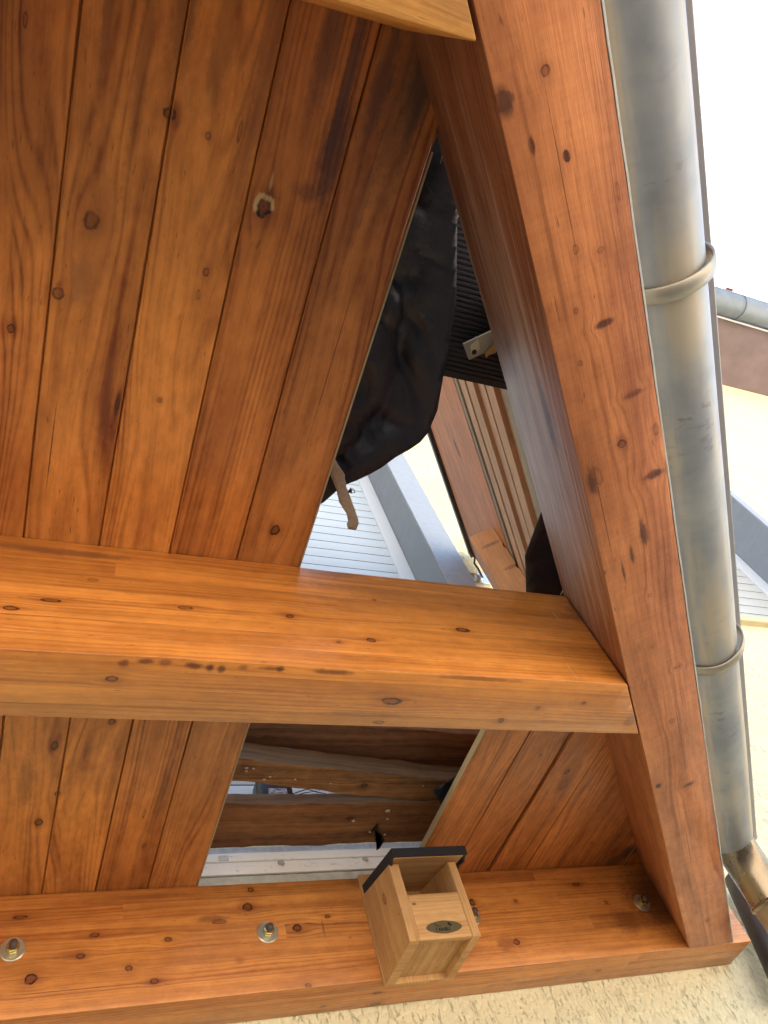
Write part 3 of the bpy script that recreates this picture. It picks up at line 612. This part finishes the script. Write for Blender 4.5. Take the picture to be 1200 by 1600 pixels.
done('stand_off', box((p0.x + p2.x) / 2 - .008, (p0.x + p2.x) / 2 + .008, (p0.y + p2.y) / 2 - .008, (p0.y + p2.y) / 2 + .008, 1.4665, 1.4898), M_galv, pr)

# hanging brown paper strip
bm = bmesh.new(); cl = [(505, 700, 9), (520, 728, 9), (529, 745, 10.5), (533, 762, 8.5), (539, 782, 9.5), (548, 800, 7.5), (552, 812, 8)]
L1, L2 = [], []
for k, (u, v, wd) in enumerate(cl):
    tw = .004 * math.sin(k * 1.1)
    a = hit(u - wd * .93, v + wd * .3, Z, 1.398 + tw); b = hit(u + wd * .93, v - wd * .3, Z, 1.398 - tw)
    L1.append(bm.verts.new(a)); L2.append(bm.verts.new(b))
for k in range(len(cl) - 1): bm.faces.new((L1[k], L2[k], L2[k + 1], L1[k + 1]))
e1, e2, e3, e4 = [bm.verts.new(hit(u, v, Z, 1.398)) for u, v in ((542, 818), (543, 825), (556, 827), (560, 818))]
bm.faces.new((L1[-1], L2[-1], e4, e3, e2, e1))
bmesh.ops.subdivide_edges(bm, edges=bm.edges[:], cuts=2, use_grid_fill=True)
for v in bm.verts: v.co.z += mnoise.noise(v.co * 40) * .004; v.co.x += mnoise.noise(v.co * 60) * .0015
ps = done('paper_strip', bm, plain('brown_paper', (.52, .44, .33), .9, var=.3, scale=90, bump=.5), smooth=True); so = ps.modifiers.new('s', 'SOLIDIFY'); so.thickness = .0015
tag(ps, 'torn strip of brown paper hanging down from the black membrane', 'paper strip')
bm = join(tube([hit(545, 767, Z, 1.40), hit(551, 763, Z, 1.395), hit(548, 771, Z, 1.398), hit(555, 769, Z, 1.39), hit(552, 764, Z, 1.392)], .0011, 6),
          tube([hit(543, 769, Z, 1.41), hit(550, 770, Z, 1.392), hit(547, 762, Z, 1.396)], .0009, 6))
tag(done('dead_leaf', join(bm, prism([Vector((p.x, p.y, 0)) for p in (hit(543, 768, Z, 1.4), hit(549, 762, Z, 1.4), hit(550, 770, Z, 1.4))], 1.399, 1.4005)), plain('dry_leaf', (.10, .05, .04), .8)), 'tiny dark curled leaf beside the torn paper strip', 'leaf')

# ---- privacy screen rising above the rafter
SN = .400
scr = empty('privacy_screen', nrz(SN + .03, 1.9, 1.3), 'weathered wooden cladding screen with dark metal top strip rising above the rafter', 'screen')
brownw = wood('smooth_screen_board', (.60, .23, .07), (.30, .095, .03), 31, [(*(lambda p: (p.dot(R), p.z))(hit(714, 701, N, SN)), .045, .028, .9)], contrast=.9, ring=.03, warp=.05, rough=.55, coat=.05)
palew = wood('weathered_cladding', (.62, .40, .26), (.40, .21, .12), 33, contrast=.8, ring=.02, rough=.75, coat=0, grey=(1.4, 1.9, .7, .25, (.46, .40, .34), .3))
recw = wood('brown_rebate', (.52, .24, .11), (.28, .11, .045), 35, contrast=.8, rough=.7, coat=0)  # rebate wood is a darker brown of its own
greyw = wood('grey_cladding', (.36, .33, .27), (.24, .20, .15), 37, contrast=.8, rough=.8, coat=0)
r0, r1 = .70, 3.04
def ztop(r_): return 3.245 + (r_ - 2.047) * .139
bm = prism([R * r0 + Z * 2.215, R * r1 + Z * 2.215, R * r1 + Z * (ztop(r1) - .02), R * r0 + Z * (ztop(r0) - .02)], SN, SN + .03, N)
done('smooth_board', bm, brownw, scr, (R, N, Z))
cap_r0, cap_r1 = r0, 3.05
bm = prism([R * cap_r0 + Z * (ztop(cap_r0) - .045), R * cap_r1 + Z * (ztop(cap_r1) - .045), R * cap_r1 + Z * (ztop(cap_r1) + .01), R * cap_r0 + Z * (ztop(cap_r0) + .01)], SN - .022, SN + .04, N)
done('metal_strip', bev(bm, .005), plain('dark_brown_metal', (.06, .05, .05), .45, .4), scr, (R, N, Z))
recd = .5
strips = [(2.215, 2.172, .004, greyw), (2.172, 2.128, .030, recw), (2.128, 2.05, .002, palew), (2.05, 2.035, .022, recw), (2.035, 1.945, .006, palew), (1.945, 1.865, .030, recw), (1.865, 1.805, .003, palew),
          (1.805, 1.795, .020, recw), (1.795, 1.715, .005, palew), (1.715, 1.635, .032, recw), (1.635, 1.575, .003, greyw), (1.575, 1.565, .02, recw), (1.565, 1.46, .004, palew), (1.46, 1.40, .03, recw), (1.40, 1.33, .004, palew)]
grp = []
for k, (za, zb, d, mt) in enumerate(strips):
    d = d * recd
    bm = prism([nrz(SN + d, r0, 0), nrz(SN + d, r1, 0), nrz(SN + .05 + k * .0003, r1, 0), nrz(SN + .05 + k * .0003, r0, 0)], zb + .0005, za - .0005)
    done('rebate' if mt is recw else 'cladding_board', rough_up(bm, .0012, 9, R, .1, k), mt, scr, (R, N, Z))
# end post by the wall, warm lit face towards the gap
pr_ = 2.336 * .4 / .45; ztp = 2.694 * .4 / .45
def uof(P):
    d = [P.dot(r_) for r_ in ROWS]; return 600 + F_PX * d[0] / d[2]
lo, hi_ = SN - .6, SN
for _ in range(40):
    md = (lo + hi_) / 2
    if uof(nrz(md, pr_, ztp)) > 733: hi_ = md
    else: lo = md
PW = hi_
postw = wood('post_wood', (.62, .30, .11), (.38, .15, .05), 44, [(2.2, 10.2, .02, .02, .0)], [(*(lambda p: (p.dot(Z), p.dot(N) + 0))(hit(768, 850, R, pr_)), .012, .05, (.2, .08, .03), .7), (*(lambda p: (p.dot(Z), p.dot(N) + 0))(hit(800, 885, R, pr_)), .012, .04, (.2, .08, .03), .6)], contrast=.6, rough=.5)
pts = [(PW, ztp), (SN - .012, ztp)]
z_ = ztp
for k in range(6):            # notched where the cladding boards butt
    pts += [(SN - .002, z_ - .015), (SN - .002, z_ - .11), (SN - .009, z_ - .132)]; z_ -= .135
pts += [(SN - .01, 1.34), (PW, 1.34)]
bm = prism([N * a + Z * b for a, b in pts], pr_, pr_ + .12, R)
done('post', bm, postw, scr, (Z, R, N))

# bracket on the wall
brk = empty('wall_bracket', hit(747, 905, Y, WALL), 'small shiny bracket with a screw fixed to the render beside the wooden post', 'bracket')
sc = hit(747, 905, Y, WALL)
M_zy = plain('bright_zinc', (.62, .68, .66), .28, .9, var=.15, scale=60)
done('plate', bev(box(sc.x - .045, sc.x + .075, WALL - .006, WALL - .001, sc.z - .04, sc.z + .05), .002, 1), M_zy, brk)
done('screw', lathe([(0, .012), (.018, .012), (.026, .006), (.028, 0), (.04, 0), (.04, -.004)], Vector((sc.x, WALL - .008, sc.z)), -Y, 24), M_zy, brk, smooth=False)
done('wire', tube([hit(738, 862, Y, 2.13), hit(742, 872, Y, 2.14), hit(741, 880, Y, 2.15), hit(747, 888, Y, 2.16), hit(754, 903, Y, 2.168)], .006, 8), plain('dark_wire', (.05, .05, .05), .4, .6), brk, smooth=True)

# straws and fibres caught in the gaps
M_str = plain('dry_straw', (.50, .44, .33), .8, var=.3, scale=60)
def straw(pts_, r_, label):
    P = [hit(u, v, Z, z) for u, v, z in pts_]
    o_ = done('straw', tube(P, [r_] * (len(P) - 1) + [r_ * .3], 6), M_str, smooth=True); return tag(o_, label, 'straw', 'straws caught in the gaps')
straw([(700, 222, 1.40), (693, 236, 1.37), (688, 256, 1.35)], .0006, 'hair thin straw at the very top tip of the upper gap')
straw([(722, 310, 1.42), (716, 322, 1.38), (712, 331, 1.36)], .0016, 'short upper straw splinter beside the rafter')
straw([(722, 318, 1.42), (718, 332, 1.37), (713, 344, 1.35)], .0020, 'longer lower straw splinter beside the rafter')
straw([(884, 914, 1.33), (880, 922, 1.32), (875, 931, 1.31)], .0016, 'pale straw in the corner where the middle beam meets the rafter')
straw([(887, 931, 1.295), (890, 936, 1.29), (894, 943, 1.285)], .0007, 'short white fibre on the end of the middle beam')
def fibre(pts_, kk, dd, r_, label):
    P = [hit(u, v, kk, dd) for u, v in pts_]
    return tag(done('fibre', tube(P, r_, 5), M_str, smooth=True), label, 'fibre', 'fine fibres stuck to the beam')
fibre([(863, 956), (870, 964), (877, 972)], Y, .9155, .0005, 'fine pale fibre stuck on the beam front near its right end')
fibre([(888, 1043), (896, 1053), (903, 1061)], Y, .9155, .0004, 'thin pale scratch-like fibre near the bottom right of the beam front')
for i_, (u, v) in enumerate(((866, 934), (872, 938), (858, 930))): 
    fibre([(u, v), (u + 5, v + 1), (u + 11, v + 2)], Y, .9155, .0004, ('fibre lying along the upper right edge of the beam', 'second fibre just below the upper edge of the beam', 'leftmost fibre at the upper edge of the beam')[i_])

# ---- seen through the lower gap: old joists
oldk = [(.9, 10 + 1.75, .012, .01, .8), (.62, 10 + 1.80, .02, .008, .7)]
od = (.16, .075, .03); odd = (.06, .028, .012)
M_j1 = wood('old_joist_dark', (.28, .12, .055), (.07, .028, .014), 61, oldk, contrast=1.1, ring=.007, warp=.01, rough=.6, coat=0.05)
M_j2 = wood('old_joist_grey_front', (.42, .21, .08), (.09, .04, .018), 62, oldk, contrast=1.2, ring=.014, rough=.7, coat=0, grey=(.8, 1.45, .9, .10, (.24, .18, .12), .7))
M_j3 = wood('old_joist_brown', (.38, .175, .065), (.09, .038, .016), 63, [(.9, 11.9, .01, .01, .6)], contrast=1.1, ring=.006, warp=.008, rough=.6, coat=0.05, grey=(.8, 1.42, .9, .06, (.26, .20, .14), .7))
def joist(name, pf, pb, zb, zt, mat, label, ext=.5):
    """bar whose underside runs between a front edge and a back edge (two measured points each)"""
    a0, a1 = [hit(u, v, Z, zb) for u, v in pf]; b0, b1 = [hit(u, v, Z, zb) for u, v in pb]
    d = (a1 - a0).normalized(); e = (b1 - b0).normalized()
    A0 = a0 + d * ((-.1 - a0.x) / d.x); A1 = a0 + d * ((1.6 - a0.x) / d.x)
    B0 = b0 + e * ((-.1 - b0.x) / e.x); B1 = b0 + e * ((1.6 - b0.x) / e.x)
    pts = [Vector((p.x, p.y, 0)) for p in (A0, A1, B1, B0)]
    bm = bev(prism(pts, zb, zt), .004); rough_up(bm, .0055, 16, X, .03, zb * 9)
    return tag(done(name, bm, mat), label, 'joist', 'old joists above the lower gap')
joist('old_joist', ((360, 1118), (757, 1149)), ((388, 1162), (735, 1205)), 1.475, 1.60, M_j1, 'dark brown old joist nearest the middle beam in the lower gap')
joist('old_joist', ((369, 1186), (707, 1221)), ((358, 1220), (670, 1254)), 1.405, 1.468, M_j2, 'rough slanting old joist with greyish front and pale specks, middle one in the lower gap')
joist('old_joist', ((340, 1257), (670, 1254)), ((330, 1326), (659, 1315)), 1.405, 1.442, M_j3, 'broad flat brown joist with pale front edge, nearest the wall in the lower gap')
# droppings / plaster crumbs on the joists
M_cr = plain('pale_plaster_crumb', (.55, .48, .40), .9, var=.3, scale=60)
def crumb(u, v, zz, s_, label, grp='plaster crumbs on the old joists'):
    p = hit(u, v, Z, zz); bm = bmesh.new(); bmesh.ops.create_icosphere(bm, subdivisions=2, radius=1)
    for q in bm.verts: q.co = Vector((q.co.x * s_ * 1.3, q.co.y * s_, q.co.z * .0016)) + Vector((mnoise.noise(q.co * 2 + p * 30), mnoise.noise(q.co * 2 + p * 50), 0)) * s_ * .5 + p
    return tag(done('plaster_crumb', bm, M_cr, smooth=True), label, 'crumb', grp)
for u, v, s_, lb in ((385, 1200, .0045, 'largest left crumb on the slanting joist'), (396, 1201, .003, 'second crumb on the slanting joist, just right of the first'), (385, 1205, .0035, 'crumb just below the leftmost one'), (413, 1218, .004, 'crumb near the lower edge of the slanting joist'),
                     (422, 1214, .003, 'crumb right of the lower left ones on the slanting joist'), (461, 1218, .003, 'crumb in the middle of the slanting joist'), (517, 1224, .003, 'crumb right of middle on the slanting joist'), (661, 1228, .003, 'rightmost crumb on the slanting joist')):
    crumb(u, v, 1.4015, s_, lb)
for u, v, s_, lb in ((606, 1267, .007, 'big pale crumb on the brown joist'), (605, 1280, .0035, 'small crumb under the big pale one'), (552, 1283, .004, 'pale crumb left of the dark split in the brown joist'), (578, 1300, .0035, 'crumb beside the dark split in the brown joist'), (601, 1304, .003, 'lowest right crumb on the brown joist')):
    crumb(u, v, 1.4015, s_, lb)
sp = [hit(u, v, Z, 1.4025) for u, v in ((590, 1286), (583, 1294), (577, 1303), (586, 1295), (592, 1303), (601, 1312), (593, 1325), (588, 1328), (597, 1314), (592, 1299))]
sb_ = prism([Vector((p.x, p.y, 0)) for p in sp], 1.4005, 1.403); bmesh.ops.triangulate(sb_, faces=[f for f in sb_.faces if len(f.verts) > 4])
tag(done('bark_scrap', sb_, plain('dark_bark', (.03, .015, .012), .8)), 'dark ragged scrap clinging to the brown joist, reaching over the white rail', 'bark')
for i_, pp in enumerate((((455, 1246), (475, 1239), (500, 1235)), ((458, 1240), (480, 1233), (497, 1238), (510, 1240)), ((478, 1241), (483, 1250), (481, 1258)), ((432, 1252), (452, 1247), (474, 1241)))):
    P = [hit(u, v, Z, 1.44) for u, v in pp]
    tag(done('twig', tube(P, [.0016] * (len(P) - 1) + [.0006], 6), plain('dark_twig', (.10, .07, .05), .8), smooth=True), ('dry twig lying highest across the slit between the joists', 'bent twig crossing the slit between the joists', 'short twig hanging down over the pale joist edge', 'twig lying along the pale joist edge')[i_], 'twig', 'twigs between the joists')

# black rounded thing with a clear window, resting on the brown joist
bx = empty('black_case', hit(430, 1243, Y, 1.93), 'small rounded black case with a glassy pale window, lying behind the slit between the joists', 'case')
pc = wl(bx); bm = box(pc.x - .062, pc.x + .052, 1.90, 1.97, 1.445, pc.z + .050)
done('shell', bev(bm, .018, 4), plain('black_plastic', (.025, .028, .035), .35), bx, smooth=True)
T = NT('pale_reflecting_window'); o = T.obj(); n = T.noise(T.n('ShaderNodeMapping', {'Vector': o, 'Scale': (60, 60, 160)}).outputs[0], 1.0, 3.0, .7, 1.0)
T.bsdf(T.mix(T.rng(n, .42, .58), (.22, .26, .32), (.80, .84, .86)), .15)
done('glass_window', bev(box(pc.x - .030, pc.x + .028, 1.896, 1.899, pc.z - .025, pc.z + .001), .001, 1), T.m, bx)

# white rail below the shutter
rail = empty('window_rail', (.8, 2.17, 1.40), 'flaking white rail with plaster lumps running below the shutter above the bolted beam', 'rail')
T = NT('flaking_white_paint'); o = T.obj(); n = T.noise(o, 45.0, 5.0, .65); n2 = T.noise(T.n('ShaderNodeMapping', {'Vector': o, 'Scale': (6, 30, 30)}).outputs[0], 1.5, 4.0, .6)
c = T.mix(T.rng(n, .60, .72), (.92, .85, .72), (.50, .44, .36)); c = T.mix(T.rng(n2, .60, .72, 0, .7), c, (.45, .43, .38))
T.bsdf(c, .6, normal=T.bump(n, .5, .002)); M_flake = T.m
M_gl = plain('grey_mortar_line', (.52, .53, .53), .85, var=.4, scale=50, bump=.8, bdist=.003)
def railbox(name, y0, y1, z0, z1, mt, k=0):
    done(name, rough_up(bev(box(-.3, 1.9, y0, y1, z0, z1), .0015, 1), .0009, 14, X, .05, k), mt, rail)
railbox('upper_band', 2.150, 2.184, 1.468, 1.489, M_gl, 1)
railbox('cream_band', 2.146, 2.183, 1.440, 1.4675, M_flake, 2)
railbox('groove', 2.158, 2.182, 1.432, 1.4395, plain('grey_groove', (.35, .33, .28), .8), 3)
railbox('main_band', 2.140, 2.183, 1.392, 1.4315, M_flake, 4)
railbox('seal', 2.146, 2.181, 1.383, 1.3915, plain('black_seal', (.03, .03, .03), .6), 5)
railbox('foot_band', 2.135, 2.183, 1.300, 1.3825, plain('dirty_foot_band', (.52, .50, .40), .8, var=.4, scale=35), 6)
for u, v, s_ in ((440, 1348, .009), (571, 1342, .008)):
    p = hit(u, v, Y, 2.139); bm = bmesh.new(); bmesh.ops.create_icosphere(bm, subdivisions=3, radius=s_)
    for q in bm.verts: q.co = Vector((q.co.x * 1.25, q.co.y * .5, q.co.z)) * (1 + .45 * mnoise.noise(q.co * 160)) + p
    done('plaster_lump', bm, plain('plaster_lump', (.42, .39, .33), .95, var=.3, scale=120, bump=.6), rail)
done('paint_chip', bev(box(.553, .585, 2.1435, 2.147, 1.442, 1.460), .001, 1), plain('chipped_patch', (.62, .60, .55), .8, var=.4, scale=80), rail)

# ---- bolts through the ledger
M_wash = plain('zinc_washer', (.62, .63, .52), .32, .8, var=.25, scale=70)
M_nut = plain('yellow_zinc_nut', (.62, .52, .20), .25, .95, var=.25, scale=80)
M_rod = plain('rusty_rod_end', (.12, .075, .06), .6, .3, var=.3, scale=150)
def make_bolt(c_, label):
    t = empty('wall_bolt', c_, label, 'bolt', 'bolts through the wall beam')
    done('washer', lathe([(.008, .0035), (.0275, .0035), (.0295, .0022), (.0295, -.002), (.008, -.002)], c_, -Y, 40), M_wash, t)
    bm = prism([Vector((math.cos(math.radians(60 * k + 12)) * .0165, 0, math.sin(math.radians(60 * k + 12)) * .0165)) + Vector((c_.x, c_.y, c_.z)) for k in range(6)], .0036, .0185, -Y)
    o_ = done('nut', bev(bm, .0018, 2), M_nut, t)
    prof = [(0, .034), (.0075, .034), (.0088, .0325)]; h = .0325
    while h > .0185: prof += [(.0095, h - .0006), (.0083, h - .0014)]; h -= .0018
    o2 = done('threaded_rod', lathe(prof[::1], c_, -Y, 24), M_rod, t); smooth_by_angle(o2, 50); return t
b0 = make_bolt(hit(18, 1480, Y, 2.041) + Vector((.003, 0, -.006)), 'wall bolt at the left picture edge, yellowish nut')
def copy_tree(o_, parent=None):
    c_ = o_.copy(); COL.objects.link(c_)
    if parent: c_.parent = parent
    for ch in [q for q in list(bpy.data.objects) if q.parent == o_ and q is not c_]: copy_tree(ch, c_)
    return c_
for (u, v), rz, lb in (((418, 1457), .35, 'wall bolt with bright round washer between left edge and nest box'), ((741, 1431), .9, 'wall bolt half hidden behind the right side of the nest box'), ((1003, 1411), .6, 'dark wall bolt in the shaded corner by the rafter foot')):
    c_ = copy_tree(b0); c_.location = hit(u, v, Y, 2.041) - Vector((.010 if u == 741 else 0, 0, 0)); c_['label'] = lb; c_.rotation_euler = (0, rz, 0)

# ---- nest box
nb = empty('nest_box', (1.05, 1.93, .975), 'open fronted wooden nest box with black roof screwed to the wall beam', 'nest box')
NW = (.60, .34, .13); NWD = (.33, .14, .04)
def nw(s_, k=(), **kw):
    a = dict(contrast=.75, ring=.010, warp=.02, rough=.75, coat=0, tone=.12, bumps=.3); a.update(kw); return wood('nest_box_pine_%g' % s_, NW, NWD, s_, k, **a)
x0, x1, yf, yb, zb = .943, 1.153, 1.820, 2.026, .975; t = .022
sp_l = lambda xa, xb: prism([Vector((xa, yf, zb)), Vector((xa, yb, zb)), Vector((xa, yb, 1.235)), Vector((xa, yf, 1.193))], 0, xb - xa, X)
sl = done('side_panel', bev(sp_l(x0, x0 + t + .008), .0012, 1), nw(1.1, [(1.14, 1.90, .02, .012, .5)], ring=.014, warp=.04), nb, (Z, X, Y))
sr = done('side_panel', bev(sp_l(x1 - t - .003, x1), .0012, 1), nw(2.3), nb, (Z, X, Y))
fx0, fx1 = x0 + t + .0085, x1 - t - .0035
done('front_panel', bev(box(fx0, fx1, yf + .0015, yf + .018, zb + .0015, 1.102), .001, 1), nw(3.1, [(fx0 + .012, 1.075, .006, .004, .9)], ring=.012, warp=.006, contrast=.9), nb, (X, Y, Z))
done('floor', box(fx0, fx1, yf + .0185, yb - .001, zb + .016, zb + .030), nw(4.7, ring=.008, warp=.008, contrast=1.0), nb, (Y, X, Z))
done('back_panel', bev(box(x0 - .001, x1 + .001, yb, 2.0405, .9755, 1.300), .0015, 1), nw(5.2, [(1.285, 1.0, .02, .012, .8)]), nb, (Z, Y, X))
pr2 = [Vector((.950, 1.790, 1.1905)), Vector((.950, yb - .001, 1.2355)), Vector((.950, yb - .001, 1.2415)), Vector((.950, 1.790, 1.1965))]
rf = done('roof', prism(pr2, 0, .217, X), nw(6.4, warp=.01), nb, (X, Y, Z))
def feltbm():
    a, b = .945, 1.178; bm = prism([Vector((a, 1.782, 1.1915)), Vector((a, 1.788, 1.1915)), Vector((a, 1.789, 1.1975)), Vector((a, yb - .002, 1.2425)), Vector((a, yb - .002, 1.2625)), Vector((a, 1.782, 1.2170))], 0, b - a, X)
    sk = []
    for xa, xb, sd_ in ((a, a + .0045, 1), (b - .0045, b, 2)):
        pp = []; k = 16
        for i in range(k + 1):        # uneven, scalloped lower edge along the sides
            yy = 1.783 + (yb - .003 - 1.783) * i / k; pp.append(Vector((xa, yy, 1.1925 + .045 * i / k - (.010 * abs(math.sin(i * 1.7 + sd_)) * 1.5 if i > 1 else 0))))
        pp += [Vector((xa, yb - .003, 1.2615)), Vector((xa, 1.783, 1.2165))]
        sk.append(prism(pp, -.0006, xb - xa + .0006, X))
    return join(bm, *sk)
fb = feltbm(); bmesh.ops.triangulate(fb, faces=[f for f in fb.faces if len(f.verts) > 4])
done('felt', fb, plain('black_roofing_felt', (.018, .016, .016), .85, var=.5, scale=160, bump=.6), rf)
for (u, v) in ((628.5, 1420), (624, 1428), (616, 1489)):
    p = hit(u, v, X, x0); done('nail', lathe([(0, .0006), (.0014, .0006), (.0016, 0)], p, -X, 10), plain('nail_dark', (.05, .03, .03), .6), sl)
for (u, v) in ((662, 1481), (701, 1478), (643, 1514), (681, 1511)):
    p = hit(u, v, Z, zb + .016); done('nail', lathe([(0, .0006), (.0016, .0006), (.0018, 0)], p, -Z, 10), M_rod, nb)
# oval plate with bird marks and lettering
pc = hit(694, 1448.5, Y, yf + .0015); a_, b_ = .0530, .0175
pts = []
for k in range(48):
    t_ = 2 * math.pi * k / 48; cx = math.cos(t_); sx = math.sin(t_); pts.append(Vector((pc.x + a_ * math.copysign(abs(cx) ** 1.25, cx), pc.y, pc.z + b_ * math.copysign(abs(sx) ** 1.0, sx))))
pb = prism(pts, 0, .0012, -Y)
plate = done('name_plate', pb, plain('brass_grey_plate', (.20, .17, .085), .35, .6, var=.15, scale=60), nb)
ink = plain('black_ink', (.010, .009, .008), .6)
yy = pc.y - .0016
tc = bpy.data.curves.new('lettering', 'FONT'); tc.body = 'NABU'; tc.size = .0125; tc.extrude = .0003; tc.offset = .0004; tc.align_x = 'CENTER'; tc.align_y = 'CENTER'
to = bpy.data.objects.new('lettering', tc); COL.objects.link(to)
dg = bpy.context.evaluated_depsgraph_get(); me = bpy.data.meshes.new_from_object(to.evaluated_get(dg)); COL.objects.unlink(to); bpy.data.objects.remove(to)
me.transform(Matrix.Translation(Vector((pc.x - .002, yy, pc.z - .0065))) @ Matrix.Rotation(math.pi / 2, 4, 'X'))
link('lettering', me, ink, plate)
def flat(pp): 
    b = prism([Vector((pc.x + u, yy + .0004, pc.z + v)) for u, v in pp], 0, .0006, -Y); bmesh.ops.triangulate(b, faces=[f for f in b.faces if len(f.verts) > 4]); return b
done('bird_mark', join(flat([(-.028, .011), (-.0265, .0115), (-.017, .0035), (-.008, .0045), (-.008, .0030), (-.018, .0018)]), flat([(-.025, .0005), (-.0235, .001), (-.0248, -.006), (-.0243, -.011), (-.026, -.0115), (-.0266, -.005)])), ink, plate)
done('bird_mark', join(flat([(.013, .0115), (.016, .0128), (.0195, .009), (.022, .006), (.026, .0062), (.0225, .0015), (.0175, .0015), (.0135, .006)])), ink, plate)

# ---- rain pipe beside the rafter
PN, PZ, PR = .578, 1.120, .0755
pipe = empty('rain_pipe', nrz(PN, 1.5, PZ - PR), 'thick mottled galvanised pipe running along the outer side of the rafter', 'pipe')
M_zinc = zinc('mottled_zinc', (.25, .27, .30), (.48, .47, .44), .46, .5, (.16, .10, .07))
P = [nrz(PN + .0006 * math.sin(k), -1.5 + 4.0 * k / 30, PZ) for k in range(31)]
bm = tube(P, PR, 56, caps=False)
bi = tube(P, PR - .003, 56, caps=False); bmesh.ops.reverse_faces(bi, faces=bi.faces)
rim = lathe([(PR, 0), (PR + .0015, -.002), (PR - .001, .0025), (PR - .003, 0)], P[-1], R, 56)
done('tube', join(bm, bi, rim), M_zinc, pipe, (R, N, Z), smooth=True)
M_band = zinc('tarnished_band', (.30, .26, .20), (.50, .45, .36), .38, .6)
for rr in (.615, 1.582):
    pts = []
    for k in range(61):        # strap around the pipe, standing off on the outer side
        t_ = math.pi * 2 * k / 60; off = .004 + .011 * max(0, math.cos(t_)) ** 3
        pts.append((math.cos(t_) * (PR + off), math.sin(t_) * (PR + off)))
    bm = bmesh.new(); rg = []
    for a, b in pts[:-1]:
        q = Vector((a, b, 0)).normalized(); c0 = nrz(PN, rr, PZ); rad = N * q.x + Z * q.y; base = c0 + N * a + Z * b
        rg.append([bm.verts.new(base + rad * dr + R * dw) for dr, dw in ((0, -.015), (.003, -.0135), (.0045, 0), (.003, .0135), (0, .015), (-.002, .012), (-.002, -.012))])
    for i in range(60):
        for k in range(7): bm.faces.new((rg[i][k], rg[i][(k + 1) % 7], rg[(i + 1) % 60][(k + 1) % 7], rg[(i + 1) % 60][k]))
    bmesh.ops.recalc_face_normals(bm, faces=bm.faces); cl_ = done('clamp_band', bm, M_band, pipe, (R, N, Z), smooth=True)
    done('clamp_bolt', lathe([(0, .02), (.006, .02), (.006, -.02), (0, -.02)], nrz(PN + .02, rr, PZ + PR + .012), R, 12), M_band, cl_)
M_el = zinc('bright_elbow_zinc', (.20, .15, .10), (.40, .34, .24), .24, .95, None, .6)
path = [nrz(PN, 2.30, PZ), nrz(PN, 2.42, PZ), nrz(PN, 2.49, PZ - .012), nrz(PN + .004, 2.545, PZ - .05), nrz(PN + .01, 2.575, PZ - .11), nrz(PN + .012, 2.595, PZ - .20)]
done('elbow', tube(path, [.058, .058, .060, .062, .062, .061], 40, caps=False), M_el, pipe, smooth=True)
dd = (path[-1] - path[-2]).normalized()
done('elbow_ring', lathe([(.061, -.008), (.067, -.005), (.067, .005), (.061, .008)], path[-1] - dd * .004, dd, 40), M_el, pipe, smooth=True)
done('downpipe_shade', tube([hit(1160, 1372, Y, 2.085), hit(1172, 1398, Y, 2.085), hit(1222, 1504, Y, 2.085), hit(1248, 1560, Y, 2.085)], .066, 36, caps=False), zinc('downpipe_shade_zinc', (.06, .06, .065), (.12, .11, .10), .45, .7), pipe, smooth=True)  # dark pipe added to stand for the shaded side of the downpipe
done('downpipe', tube([path[-1], path[-1] + dd * .25, path[-1] + dd * .25 + Vector((.03, .05, -.2)), path[-1] + dd * .25 + Vector((.05, .08, -2.2))], .0605, 40, caps=False), zinc('brown_downpipe_zinc', (.26, .19, .14), (.42, .36, .28), .3, .8), pipe, smooth=True)
es = done('roof_edge_strip', bev(fbox(.686, .7065, -1.5, 2.75, 1.166, 1.182), .003), plain('taupe_edge_metal', (.36, .34, .34), .4, .5, var=.15, scale=8), None, (R, N, Z))
tag(es, 'thin taupe metal edge strip running just outside the round metal pipe', 'edge strip')

# give every wooden timber a soft smoothing at its bevels
for o_ in list(COL.objects):
    if o_.type == 'MESH' and o_.name.split('.')[0] in ('timber', 'nut', 'shell'): smooth_by_angle(o_, 30)
